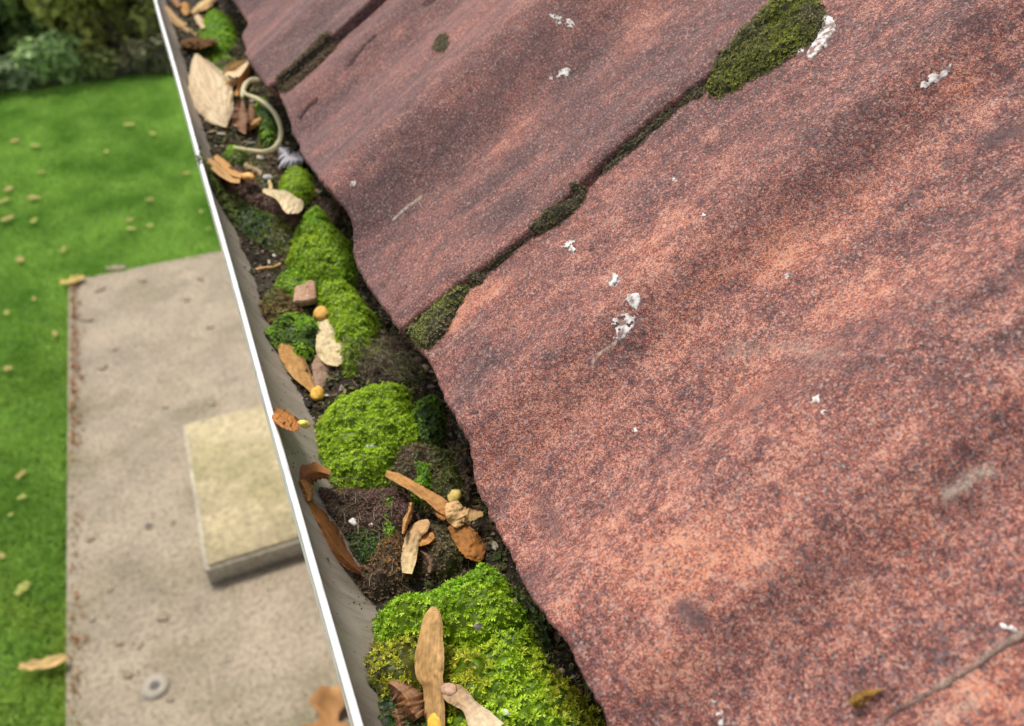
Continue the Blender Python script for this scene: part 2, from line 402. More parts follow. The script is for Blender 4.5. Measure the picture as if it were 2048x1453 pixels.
for (px, py, s) in path:
    c = gnd(px, py); D = np.linalg.norm(c - CAM); L = s / FPX * D
    flat_leaf(c, L, L * rng.uniform(0.4, 0.8), rng.uniform(0, 3), GZ + 0.001, (0.42, 0.34, 0.24), "leaf_scrap",
              "small pale leaf scrap lying on the concrete path", "leaf scraps on the path", 0.15, "leaf scrap")
c = gnd(148, 567); flat_leaf(c, 0.13, 0.07, 0.2, GZ + 0.012, (0.66, 0.50, 0.16), "fallen_leaf", "broad yellow leaf on the far left corner of the path", "fallen leaves on the lawn")
# big tan leaf at the very bottom, beside the lip
c = gnd(655, 1440)
flat_leaf((c[0] - 0.0, c[1] - 0.02), 0.22, 0.13, 1.2, GZ + 0.004, (0.55, 0.30, 0.12), "fallen_leaf", "large blurred orange brown leaf on the path beside the lip at the bottom", "fallen leaves on the lawn", 0.5)
# litter along the path edge: stuff
LV, LF, LC = [], [], []
k = 0
for i in range(1100):
    yy = rng.uniform(1.3, 4.6); on = rng.random() < 0.16 + 0.4 * (yy > 3.1)
    xx = (PX0 + 0.015 + abs(rng.normal(0, 0.022))) if on else rng.uniform(PX0, 0.05)
    s = rng.uniform(0.003, 0.007) * (1.8 if on else .8); a = rng.uniform(0, 3); zz = GZ + (0.008 if on else 0.001)
    dx, dy = math.cos(a) * s, math.sin(a) * s
    LV += [(xx - dx, yy - dy, zz), (xx + dy * .5, yy - dx * .5, zz + s * .6), (xx + dx, yy + dy, zz + .001), (xx - dy * .5, yy + dx * .5, zz + s * .5), (xx, yy, zz - .002)]
    LF += [(k, k + 1, k + 2, k + 3), (k, k + 4, k + 1), (k + 1, k + 4, k + 2), (k + 2, k + 4, k + 3), (k + 3, k + 4, k)]; k += 5
    cc = ((0.42, 0.20, 0.07) if on else (0.26, 0.21, 0.15)); cc = np.array(cc) * rng.uniform(0.5, 1.3); LC += [cc] * 5
tag(mesh_obj("leaf_litter", np.array(LV), LF, M_LEAF, cols=np.array(LC), smooth=False), "crumbs of dead leaf along the path edge", "leaf litter", kind='stuff')

# ------------------------------------------------------------------ shrubs behind the lawn
def shrub(c, rx, ry, hgt, nl, ls, ca, cb, name, lab, ncl=14):
    nl = int(nl * 2.6); ls = ls * 1.15; ca = tuple(x * 1.5 for x in ca); cb = tuple(x * 1.5 for x in cb); ncl = int(ncl * 1.6)
    t = thing(name, (c[0], c[1], GZ + 0.02), lab, "shrub", "shrubs behind the lawn")
    lob = [(rng.uniform(-.7, .7) * rx, rng.uniform(-.7, .7) * ry, rng.uniform(0.06, 0.85) * hgt, rng.uniform(0.28, 0.5)) for _ in range(ncl)]
    P = []; 
    for _ in range(nl):
        a = lob[rng.integers(len(lob))]; d = rng.standard_normal(3); d /= np.linalg.norm(d); r = a[3] * rng.uniform(0.6, 1.05)
        p = np.array([a[0] + d[0] * r * rx, a[1] + d[1] * r * ry, max(0.03, a[2] + d[2] * r * hgt * 0.6)]); P.append((p, d, a[3]))
    V = []; C = []; F = []
    tone = rng.uniform(0.6, 1.25, len(lob))
    for i, (p, d, _) in enumerate(P):
        nrm = d + rng.standard_normal(3) * 0.6 + np.array([0, 0, .5]); nrm /= np.linalg.norm(nrm)
        u = np.cross(nrm, rng.standard_normal(3)); u /= np.linalg.norm(u); w_ = np.cross(nrm, u); s = ls * rng.uniform(.6, 1.3)
        V += [p - u * s, p + w_ * s * .45 + nrm * s * .12, p + u * s, p - w_ * s * .45 + nrm * s * .12]; F.append((4 * i, 4 * i + 1, 4 * i + 2, 4 * i + 3))
        m_ = np.clip(rng.normal(0.5, 0.3), 0, 1); cc = (np.array(ca) * (1 - m_) + np.array(cb) * m_) * rng.uniform(.75, 1.2); C += [cc] * 4
    o = mesh_obj("foliage", np.array(V), np.array(F), M_BUSH, t, smooth=False, cols=np.array(C))
    V = []; F = []; C = []
    for s in range(7):
        a = lob[s % len(lob)]; p0 = np.array([rng.uniform(-.1, .1), rng.uniform(-.1, .1), -0.02]); p1 = np.array(a[:3])
        rr = 0.012
        for kk in range(6):
            tt = kk / 5; p = p0 * (1 - tt) + p1 * tt + rng.standard_normal(3) * 0.015; r_ = rr * (1.1 - 0.8 * tt)
            for j in range(5):
                an = j * 2 * math.pi / 5; V.append(p + np.array([math.cos(an) * r_, math.sin(an) * r_, 0]))
        F.append(grid_faces(6, 5, off=s * 30, wrap=True))
    C = np.tile(np.array([[0.10, 0.07, 0.045]]), (len(V), 1))
    mesh_obj("stem", np.array(V), np.vstack(F), M_BARK, t, cols=C)
    return t
DG = (0.018, 0.035, 0.012); MG = (0.06, 0.10, 0.02); YG = (0.20, 0.23, 0.05); PG = (0.20, 0.32, 0.10); BG = (0.035, 0.085, 0.06)
shrub((-1.60, 8.60), .30, .36, .72, 1500, .06, (.02, .05, .035), (.05, .14, .10), "shrub", "blue green shrub at the left edge behind the lawn")
shrub((-1.08, 8.90), .42, .45, 1.05, 2200, .055, (.03, .06, .015), (.24, .32, .08), "shrub", "dark green shrub in the middle behind the lawn, above the pale plants")
shrub((-0.58, 8.60), .40, .45, 1.00, 2300, .055, (.05, .07, .012), (.42, .42, .09), "shrub", "yellow green shrub behind the lawn, right of the dark one")
shrub((-0.05, 8.60), .36, .42, 1.00, 2000, .055, (.03, .04, .012), (.32, .33, .07), "shrub", "olive shrub behind the lawn next to the white lip")
shrub((-1.00, 8.10), .26, .14, .34, 520, .055, (.08, .14, .04), (.34, .46, .16), "shrub", "low pale green leafy plant in front of the dark shrub")
shrub((-1.40, 8.06), .30, .13, .22, 520, .05, (.08, .12, .05), (.28, .34, .17), "shrub", "low grey green plant at the left corner of the planting bed")
shrub((-0.15, 8.08), .26, .12, .24, 420, .055, (.05, .06, .03), (.22, .20, .10), "shrub", "small purplish green plant at the bed edge close to the white lip")
shrub((-0.60, 8.08), .26, .12, .20, 420, .055, (.05, .07, .02), (.22, .26, .07), "shrub", "small dark green plant at the bed edge below the yellow green shrub")
for k_, (x_, y_) in enumerate([(-2.6, 9.6), (-1.7, 10.0), (-0.8, 10.1), (0.2, 10.0), (1.3, 9.8)]):
    shrub((x_, y_), .75, .6, 1.9, 2600, .06, DG, MG, "shrub", "tall dark shrub in the back row of the planting bed", 16)

# ------------------------------------------------------------------ house below the roof
EY0, EY1 = -0.7, 2.6
t = thing("house", (0.30, 1.0, GZ), "brick house wall with a white fascia board under the tiles", "house")
v, f = box(0.30, 0.52, EY0, EY1, GZ - 0.1, -0.05); part("wall", v, f, M_BRICK, t, smooth=False)
v, f = box(0.119, 0.139, EY0, EY1, -0.19, 0.018); part("fascia_board", v, f, M_WOOD, t, smooth=False)
v, f = box(0.142, 0.297, EY0, EY1, -0.185, -0.170); part("soffit", v, f, M_WOOD, t, smooth=False)

# ------------------------------------------------------------------ gutter
GCX, GR = 0.0555, 0.0555
t = thing("gutter", (GCX, 0.6, -GR), "half round plastic gutter with a white lip and grimy brown inner wall", "gutter")
gy_ = np.concatenate([np.linspace(EY0, 0, 8), np.linspace(0.01, 1.2, 120), np.linspace(1.25, EY1, 20)])
an = np.linspace(math.pi, 2 * math.pi, 40)
inn = [(GCX + GR * math.cos(a), GR * math.sin(a)) for a in an]
out = [(GCX + (GR + 0.0022) * math.cos(a), (GR + 0.0022) * math.sin(a)) for a in an[::-1]]
prof = inn + out
V = []
for y in gy_:
    for k_, (x, z) in enumerate(prof): V.append((x, y, z))
o = part("channel", np.array(V), grid_faces(len(gy_), len(prof), wrap=True), M_CHAN, t)
# rolled white lip: wraps over the top of the front wall
lp = [(0.0002, -0.0030), (0.0003, 0.0004), (0.0001, 0.0010), (-0.0004, 0.0014), (-0.0012, 0.0014), (-0.0018, 0.0010), (-0.0021, 0.0002),
      (-0.0030, -0.006), (-0.0029, -0.0068), (-0.0024, -0.0062), (-0.0023, -0.003)]
V = [(x + 0.0002 * math.sin(y * 21) + 0.0003, y, z + 0.0002 * math.sin(y * 13)) for y in gy_ for (x, z) in lp]
part("lip", np.array(V), grid_faces(len(gy_), len(lp), wrap=True), M_RIM, t)

# ------------------------------------------------------------------ roof tiles
TH = math.radians(33); XE, ZE = 0.055, 0.026
EU = np.array([math.cos(TH), 0, math.sin(TH)]); EN = np.array([-math.sin(TH), 0, math.cos(TH)]); EO = np.array([XE, 0, ZE])
PROF = {  # roll profile across each tile: Y -> height above the roof plane
 'A': [(0.90, -.004), (0.84, .001), (0.77, .008), (0.70, -.003), (0.655, -.004), (0.60, .002), (0.575, .0045), (0.55, .0035)],
 'B': [(0.60, -.002), (0.545, -.0005), (0.52, -.001), (0.497, .001), (0.46, -.0035), (0.41, .002), (0.365, .0075), (0.315, -.003), (0.295, -.0025), (0.265, .0012), (0.252, .0022), (0.20, .002)],
 'C': [(0.30, -.001), (0.25, -.0006), (0.21, -.0001), (0.187, .002), (0.160, -.0035), (0.140, -.0035), (0.105, .004), (0.085, .004), (0.062, .000), (0.045, .0002), (0.0, .0002)],
 'D': [(0.10, -.0012), (0.045, -.0012), (0.02, .0), (-0.03, .006), (-0.09, -.003), (-0.15, .005), (-0.25, .0)],
 'E': [(1.25, .006), (1.16, -.004), (1.08, .007), (0.98, -.004), (0.905, .007), (0.86, .007)],
}
def prof_h(k, y):
    p = PROF[k]; h = interp_smooth(y, [a for a, _ in p], [b for _, b in p])
    g = {'A': (.545, .865), 'B': (.247, .545), 'C': (.045, .247), 'D': (-.25, .04), 'E': (.86, 1.18)}[k]      # rolls deepen away from the side laps
    return h * (1 + 0.75 * np.clip((np.minimum(y - g[0], g[1] - y) - .004) / .03, 0, 1))
def roof_hit(px, py, k, dh=0.0):
    """ray from the camera onto a tile's surface; returns (Y, u)"""
    d = ray(px, py); h = 0.0
    for _ in range(6):
        s = np.dot(EO + EN * (h + dh) - CAM, EN) / np.dot(d, EN); Q = CAM + s * d
        h = float(prof_h(k, Q[1]))
    return Q[1], float(np.dot(Q - EO, EU))
def roof_pt(y, u, h): return EO[None] + np.asarray(u)[:, None] * EU[None] + np.asarray(h)[:, None] * EN[None] + np.asarray(y)[:, None] * np.array([[0, 1, 0]])
EAVE = {
 'A': [(430,-60),(455,0),(478,70),(490,105),(503,132),(520,155),(537,170)],
 'B': [(546,172),(560,196),(572,222),(581,250),(582,266),(598,305),(620,335),(645,368),(668,395),(684,420),(697,455),(706,492),(706,520),(716,545),(735,575),(770,625),(800,663)],
 'C': [(828,690),(850,712),(868,750),(882,790),(905,830),(922,862),(938,890),(942,905),(936,935),(945,965),(962,1005),(985,1050),(1005,1090),(1028,1140),(1060,1195),(1090,1232),(1118,1262),(1140,1300),(1170,1360),(1195,1415),(1220,1470),(1260,1560)],
}
def poly_d(Y, U, pts):
    """distance from points to polyline pts [(y,u)]"""
    best = np.full(Y.shape, 9.0); 
    for (a, b) in zip(pts[:-1], pts[1:]):
        ab = np.array([b[0] - a[0], b[1] - a[1]]); L = max(1e-12, ab @ ab)
        t = np.clip(((Y - a[0]) * ab[0] + (U - a[1]) * ab[1]) / L, 0, 1)
        best = np.minimum(best, np.hypot(Y - a[0] - t * ab[0], U - a[1] - t * ab[1]))
    return best
# (pixel polyline, width px, strength) of dark cracks, scars, pits, stains, and roll shade painted as wide bands; pale scrapes; large colour patches
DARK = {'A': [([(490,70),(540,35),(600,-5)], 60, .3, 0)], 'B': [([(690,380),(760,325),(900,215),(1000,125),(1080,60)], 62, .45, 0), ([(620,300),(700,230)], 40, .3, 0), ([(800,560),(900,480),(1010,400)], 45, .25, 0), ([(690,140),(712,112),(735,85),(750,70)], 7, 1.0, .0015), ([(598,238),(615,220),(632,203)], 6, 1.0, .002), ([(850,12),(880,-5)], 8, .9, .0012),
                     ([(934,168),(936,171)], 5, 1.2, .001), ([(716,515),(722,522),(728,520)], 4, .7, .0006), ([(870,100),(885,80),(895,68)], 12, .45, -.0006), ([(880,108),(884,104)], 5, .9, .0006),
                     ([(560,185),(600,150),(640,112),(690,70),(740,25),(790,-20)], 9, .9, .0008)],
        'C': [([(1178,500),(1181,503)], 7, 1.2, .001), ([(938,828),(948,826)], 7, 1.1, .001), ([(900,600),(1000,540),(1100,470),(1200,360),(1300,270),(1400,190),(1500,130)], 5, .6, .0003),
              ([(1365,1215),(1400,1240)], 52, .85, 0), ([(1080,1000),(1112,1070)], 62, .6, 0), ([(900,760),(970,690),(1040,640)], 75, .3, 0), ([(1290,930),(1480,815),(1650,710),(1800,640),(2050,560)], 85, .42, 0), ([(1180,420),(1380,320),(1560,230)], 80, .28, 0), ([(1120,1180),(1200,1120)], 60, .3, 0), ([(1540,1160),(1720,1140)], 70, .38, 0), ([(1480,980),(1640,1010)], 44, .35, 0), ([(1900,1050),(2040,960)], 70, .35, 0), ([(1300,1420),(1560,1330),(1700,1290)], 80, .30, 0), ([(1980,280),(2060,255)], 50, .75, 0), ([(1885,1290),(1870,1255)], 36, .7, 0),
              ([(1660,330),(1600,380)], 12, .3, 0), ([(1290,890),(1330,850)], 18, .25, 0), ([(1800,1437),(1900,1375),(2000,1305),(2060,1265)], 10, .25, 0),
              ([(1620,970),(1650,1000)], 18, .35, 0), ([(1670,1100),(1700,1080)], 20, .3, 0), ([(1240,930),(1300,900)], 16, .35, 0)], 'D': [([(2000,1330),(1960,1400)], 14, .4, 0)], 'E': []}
PALE = {'A': [], 'B': [([(792,437),(815,415),(840,395)], 5, .8), ([(1000,50),(1010,40)], 3, .3)],
        'C': [([(1186,724),(1210,700),(1240,675)], 6, .8), ([(1880,985),(1920,965),(1980,945)], 16, .55), ([(1480,700),(1600,690),(1640,720)], 40, .12), ([(1740,1462),(1830,1404),(1900,1358),(1960,1316),(2040,1270)], 12, .55),
              ([(860,712),(900,690),(960,640)], 6, .25)], 'D': [([(1850,1460),(1950,1400)], 20, .3)], 'E': []}
PATCH = {  # px, py, radius px, redness added
 'A': [(600,60,60,-.1), (560,150,30,.35)],
 'B': [(620,160,30,.5), (660,110,30,.3), (1060,230,60,.45), (1280,190,60,.2), (1290,60,60,.35), (1000,300,50,.4), (750,350,50,-.3), (900,220,60,-.25), (800,480,60,0), (1150,340,40,.4), (930,560,40,.3), (960,60,60,.15), (640,180,40,.1), (700,420,60,-.1), (1150,120,60,-.2)],
 'C': [(950,600,38,.9), (900,650,30,.6), (1000,570,25,.6), (1260,550,60,.35), (1550,530,40,.7), (1380,680,60,.45), (1100,780,60,.05), (960,740,60,-.35), (1100,600,80,-.2), (1350,320,90,-.1), (1600,250,100,-.05),
       (1250,1080,90,.45), (1420,1110,60,.75), (1300,1170,80,.6), (1530,1100,50,.55), (1560,980,60,.2), (1850,160,60,.3), (1930,180,30,.6), (1650,420,80,.25), (1700,590,60,.3), (1800,660,90,-.15), (1200,900,80,.15),
       (1130,1230,60,.35), (1200,1380,60,.35), (1350,1380,60,.3), (1700,900,100,.4), (1900,820,80,.3), (1480,800,80,.35), (1650,1230,100,.15), (1060,1030,60,.1), (1020,900,60,.2), (1950,1100,80,.05), (1800,1050,60,.3)],
 'D': [(1980,1400,60,.6), (1900,1440,50,.2)], 'E': []}
BASE_RED = {'A': .12, 'B': .27, 'C': .42, 'D': .5, 'E': .2}
TILE_BVH = {}
def tile(k, y0, y1, nearpx, step, label, umin_fill=0.0, ymid=None):
    """y0 near edge, y1 far edge"""
    ys = np.concatenate([np.arange(y0, y1, step), [y1]])
    # eave outline
    if k in EAVE:
        hits = [roof_hit(px, py, k) for px, py in EAVE[k]]
        hy = np.array([a for a, _ in hits]); hu = np.array([b for _, b in hits]); o = np.argsort(hy)
        ue = np.interp(ys, hy[o], hu[o])
    else:
        ue = np.zeros_like(ys)
    kw = max(1, int(0.0045 / step)); ue = np.convolve(np.pad(ue, kw, mode='edge'), np.ones(2 * kw + 1) / (2 * kw + 1), 'valid')
    ue = ue + 0.0008 * fbm(ys * 300, ys * 0 + 5) + 0.0003 * vnoise(ys * 900, ys * 0)
    us = np.concatenate([np.arange(0, 0.30, step), np.linspace(0.30, 0.60, 30)])
    if y0 > 0.8: us = np.linspace(0, 0.6, 100)
    Yg, Ug = np.meshgrid(ys, us)                                       # rows along u
    UE = np.tile(ue, (len(us), 1)); tt = (Ug / 0.60)
    Ug = UE * (1 - tt) ** 3 + Ug * 1.0                                  # start at the eave outline
    # near edge follows its own slightly wavering line
    if nearpx:
        hits = [roof_hit(px, py, k) for px, py in nearpx]; o = np.argsort([b for _, b in hits])
        ne = np.interp(Ug, np.array([b for _, b in hits])[o], np.array([a for a, _ in hits])[o])
        ne = ne + 0.0007 * fbm(Ug * 160, Ug * 0 + 3) + 0.0003 * vnoise(Ug * 700, Ug * 0 + 1)
        s = (Yg - y0) / (y1 - y0); Yg = ne * (1 - s) + y1 * s
    H = prof_h(k, Yg)
    # rounded arrises
    de = Ug - np.tile(ue, (len(us), 1)); R = 0.0018
    H = H - np.where(de < R, R - np.sqrt(np.maximum(0, R * R - (R - de) ** 2)), 0) * 0.8
    if nearpx:
        dn = Yg - ne; R = 0.0018
        H = H - np.where(dn < R, R - np.sqrt(np.maximum(0, R * R - (R - dn) ** 2)), 0) * 0.7
        H = H + 0.0012 * np.exp(-((dn - 0.006) / 0.005) ** 2) * (k == 'B')
    H = H + 0.0009 * fbm(Yg * 45, Ug * 30, 1.0 + ord(k)) + 0.00028 * fbm(Yg * 330, Ug * 330, 2.0, 3) + 0.0011 * fbm(Yg * 14, Ug * 3, ord(k)) * np.clip((Yg - y0) / .03, 0, 1)
    red = np.full(Yg.shape, BASE_RED[k]) + 0.45 * fbm(Yg * 22, Ug * 11, 3.3) + 0.34 * fbm(Yg * 75, Ug * 48, 5.5)
    dirt_shade = np.zeros(Yg.shape); pale = np.zeros(Yg.shape)
    coarse = 0.35 + 0.0 * Yg
    Ywarp = Yg + 0.002 * fbm(Yg * 220, Ug * 220, 8.0, 3); Uwarp = Ug + 0.002 * fbm(Yg * 220, Ug * 220, 4.0, 3)
    def pxm(px, py): 
        q = roof_hit(px, py, k); p = EO + EU * q[1] + np.array([0, q[0], 0]); return q, np.linalg.norm(p - CAM) / FPX
    for (px, py, r, a) in PATCH[k]:
        q, s = pxm(px, py); r = r * s * 1.15
        red += a * 0.6 * np.exp(-(((Ywarp - q[0]) / (r * .8)) ** 2 + ((Uwarp - q[1]) / (r * 1.2)) ** 2))
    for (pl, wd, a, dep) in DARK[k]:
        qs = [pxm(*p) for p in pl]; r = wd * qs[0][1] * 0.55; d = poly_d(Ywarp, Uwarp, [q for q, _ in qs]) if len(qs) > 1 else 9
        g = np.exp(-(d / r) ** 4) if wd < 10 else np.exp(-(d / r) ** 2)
        dirt_shade = np.maximum(dirt_shade, a * g); H = H - dep * g
    for (pl, wd, a) in PALE[k]:
        qs = [pxm(*p) for p in pl]; r = wd * qs[0][1] * 0.55; d = poly_d(Ywarp, Uwarp, [q for q, _ in qs])
        pale = np.maximum(pale, a * np.exp(-(d / r) ** 2))
    # weather: patchy grime, heavier on rough parts, sand coat worn rough lower and to the near side
    coarse = np.clip(0.15 + (0.30 - Yg) * 2.6 + 0.6 * (k in 'CD') * 0.4 + 0.5 * fbm(Yg * 25, Ug * 20, 11.0), 0.05, 1.0)
    dirt_shade = np.clip(dirt_shade + np.clip(fbm(Yg * 38, Ug * 24, 21.0) - 0.42, 0, 1) * 0.9 * (coarse), 0, 1.2)
    mrow, ncol = Yg.shape
    P = roof_pt(Yg.ravel(), Ug.ravel(), H.ravel())
    # underside and skirts
    TK = 0.0085
    Pb = roof_pt(Yg.ravel(), Ug.ravel(), (H - TK).ravel())
    idx = np.arange(mrow * ncol).reshape(mrow, ncol)
    F = [grid_faces(mrow, ncol)[:, ::-1] if False else grid_faces(mrow, ncol)]
    loops = [idx[0, :], idx[:, -1], idx[-1, ::-1], idx[::-1, 0]]
    ring = np.concatenate([l[:-1] for l in loops])
    nv = mrow * ncol
    # skirt (three rows for the bevel look), bottom sheet coarse
    Pr = Pb[ring]; off = nv
    a = ring; b = np.roll(ring, -1); ia = off + np.arange(len(ring)); ib = off + (np.arange(len(ring)) + 1) % len(ring)
    F.append(np.stack([a, ia, ib, b], -1))
    V = np.vstack([P, Pr])
    # bottom: coarse quads
    rs = np.unique(np.linspace(0, mrow - 1, 12).astype(int)); cs = np.unique(np.linspace(0, ncol - 1, 12).astype(int))
    Bt = Pb.reshape(mrow, ncol, 3)[np.ix_(rs, cs)].reshape(-1, 3) - EN * 0.0003
    F.append(grid_faces(len(rs), len(cs), off=len(V))[:, ::-1]); V = np.vstack([V, Bt])
    def ext(A): return np.concatenate([A.ravel(), A.ravel()[ring], np.full(len(Bt), A.mean())])
    Fa = np.vstack(F)
    e = ext(red)
    o = mesh_obj("roof_tile", V, Fa, M_TILE, attrs={"red": np.clip(e, 0, 1), "dirt_shade": ext(dirt_shade), "pale": ext(pale), "coarse": ext(coarse)})
    # origin at the tile's eave middle
    org = Vector((XE, (y0 + y1) / 2, ZE)); o.data.transform(Matrix.Translation(-org)); o.location = org
    tag(o, label, "roof tile", "interlocking concrete roof tiles")
    st = 4; sub = idx[::st, ::st]; PP = P.reshape(mrow, ncol, 3)[::st, ::st]
    TILE_BVH[k] = BVHTree.FromPolygons([Vector(p) for p in PP.reshape(-1, 3)], [tuple(map(int, q)) for q in grid_faces(PP.shape[0], PP.shape[1])])
    return o
J1 = [(537,170),(560,160),(600,128),(640,92),(690,48),(740,3),(790,-45),(860,-115)]
J2 = [(800,663),(850,622),(915,571),(960,540),(1010,500),(1060,462),(1120,405),(1180,348),(1245,287),(1310,232),(1365,188),(1405,160),(1450,115),(1530,50),(1600,0),(1680,-65)]
J3 = [(1500,1640),(1640,1540),(1740,1472),(1800,1430),(1900,1370),(1980,1320),(2046,1278),(2120,1232)]
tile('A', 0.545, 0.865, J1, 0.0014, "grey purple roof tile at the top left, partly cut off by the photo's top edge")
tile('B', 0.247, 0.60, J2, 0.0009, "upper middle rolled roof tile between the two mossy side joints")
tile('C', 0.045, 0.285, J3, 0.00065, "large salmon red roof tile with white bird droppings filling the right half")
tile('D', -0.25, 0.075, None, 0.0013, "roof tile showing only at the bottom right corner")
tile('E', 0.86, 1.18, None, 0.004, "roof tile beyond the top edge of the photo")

# ------------------------------------------------------------------ debris bed in the gutter
BX = np.arange(0.002, 0.1105, 0.0011); BY = np.concatenate([np.arange(0.02, 0.62, 0.0012), np.arange(0.622, 1.5, 0.004)])
def wall_z(x): return -np.sqrt(np.maximum(0, GR ** 2 - (x - GCX) ** 2))
def bed_z(x, y):
    base = interp_smooth(y, [0, 0.10, 0.135, 0.18, 0.26, 0.33, 0.42, 0.5, 0.62, 0.8, 1.5], [-.034, -.033, -.034, -.041, -.041, -.037, -.031, -.030, -.029, -.031, -.033])
    b = base + 0.0028 * fbm(x * 90, y * 90, 1.0) + 0.0012 * fbm(x * 420, y * 420, 4.0) + 0.004 * np.clip((x - 0.03) / 0.04, 0, 1)
    return b
Xg, Yg = np.meshgrid(BX, BY); Zb = bed_z(Xg, Yg); Zw = wall_z(Xg) + 0.0006
Z = np.maximum(Zb, Zw - 0.002)
P = np.stack([Xg, Yg, Z], -1).reshape(-1, 3); F = grid_faces(len(BY), len(BX))
keep = ((Zb > Zw - 0.0016).ravel())[F].all(1)
F = F[keep]
cn = fbm(Xg * 130, Yg * 130, 7.0).ravel()[:, None]; cn2 = (fbm(Xg * 60, Yg * 40, 17.0).ravel()[:, None])
c = np.array([0.026, 0.019, 0.013]) * (1 + 0.8 * cn) + np.clip(cn2 - 0.1, 0, 1) * np.array([0.05, 0.04, 0.03])
V2 = P; used = np.unique(F); remap = -np.ones(len(P), int); remap[used] = np.arange(len(used))
tag(mesh_obj("soil", P[used], remap[F], M_SOIL, cols=np.clip(c[used], 0.005, 1)), "dark rotted soil and grit filling the bottom of the gutter", "soil", kind='stuff')
BVHS = [BVHTree.FromPolygons([Vector(p) for p in P[used]], [tuple(map(int, q)) for q in remap[F]])]
# gutter wall for resting things
gp = np.array([(x, y, z) for y in np.linspace(0, 1.5, 60) for (x, z) in inn])
BVHS.append(BVHTree.FromPolygons([Vector(p) for p in gp], [tuple(map(int, q)) for q in grid_faces(60, len(inn))]))
def hit(px, py, tiles=False):
    d = Vector(ray(px, py)); best = None
    for b in (BVHS + (list(TILE_BVH.values()) if tiles else [])):
        r = b.ray_cast(Vector(CAM), d, 60)
        if r[0] is not None and (best is None or r[3] < best[3]): best = r
    return best
def tile_hit(px, py):
    d = Vector(ray(px, py)); best = None
    for b in TILE_BVH.values():
        r = b.ray_cast(Vector(CAM), d, 60)
        if r[0] is not None and (best is None or r[3] < best[3]): best = r
    return best

# ------------------------------------------------------------------ moss
def catmull(pts, n, closed=False):
    pts = np.asarray(pts, float); m = len(pts); out = []
    segs = m if closed else m - 1
    for i in range(segs):
        p0, p1, p2, p3 = (pts[(i - 1) % m], pts[i], pts[(i + 1) % m], pts[(i + 2) % m]) if closed else (pts[max(i - 1, 0)], pts[i], pts[i + 1], pts[min(i + 2, m - 1)])
        for k in range(n):
            t = k / n
            out.append(0.5 * ((2 * p1) + (-p0 + p2) * t + (2 * p0 - 5 * p1 + 4 * p2 - p3) * t * t + (-p0 + 3 * p1 - 3 * p2 + p3) * t ** 3))
    if not closed: out.append(pts[-1])
    return np.array(out)
def inside_d(X, Y, poly):
    ins = np.zeros(X.shape, bool); d = np.full(X.shape, 9.0); m = len(poly)
    for i in range(m):
        a = poly[i]; b = poly[(i + 1) % m]
        c = ((a[1] > Y) != (b[1] > Y)) & (X < (b[0] - a[0]) * (Y - a[1]) / (b[1] - a[1] + 1e-15) + a[0]); ins ^= c
        ab = b - a; t = np.clip(((X - a[0]) * ab[0] + (Y - a[1]) * ab[1]) / (ab @ ab + 1e-15), 0, 1)
        d = np.minimum(d, np.hypot(X - a[0] - t * ab[0], Y - a[1] - t * ab[1]))
    return ins, d
def rosettes(P, Nn, size, K, elev, colA, colB, tip, wfac=0.28, spread=0.5, layers=1):
    """star shaped shoots: K leaves around each point"""
    n = len(P); nn = Nn + rng.standard_normal(Nn.shape) * spread * 0.5; nn /= np.linalg.norm(nn, axis=1)[:, None]
    r = rng.standard_normal(nn.shape); a = np.cross(nn, r); a /= np.linalg.norm(a, axis=1)[:, None]; b = np.cross(nn, a)
    Vs, Cs = [], []
    sz = size * rng.uniform(0.6, 1.3, n); m = rng.random(n)[:, None]
    col = colA * (1 - m) + colB * m; col = col * rng.uniform(0.75, 1.2, (n, 1))
    for L in range(layers):
        for k in range(K):
            th = 2 * np.pi * (k + 0.5 * L) / K + rng.uniform(-.35, .35, n); el = elev * (1 + 0.8 * L) + rng.uniform(-.25, .25, n)
            d = (a * np.cos(th)[:, None] + b * np.sin(th)[:, None]); s = -a * np.sin(th)[:, None] + b * np.cos(th)[:, None]
            l = (sz * rng.uniform(.7, 1.15, n) * (1 - 0.25 * L))[:, None]
            up1 = nn * np.sin(el)[:, None] + d * np.cos(el)[:, None]
            base = P + nn * (l * 0.15 * (1 + 2 * L)); mid = base + up1 * l * 0.55; end = base + up1 * l * 0.95 + nn * l * 0.12 * rng.standard_normal((n, 1)) - nn * l * 0.08
            wd = s * l * wfac
            V = np.stack([base, mid + wd - nn * l * 0.03, end, mid - wd - nn * l * 0.03], 1); Vs.append(V)
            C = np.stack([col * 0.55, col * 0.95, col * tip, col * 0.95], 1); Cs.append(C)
    V = np.concatenate(Vs, 0); C = np.concatenate(Cs, 0); q = len(V)
    F = np.arange(q * 4).reshape(q, 4)
    return V.reshape(-1, 3), F, C.reshape(-1, 3)
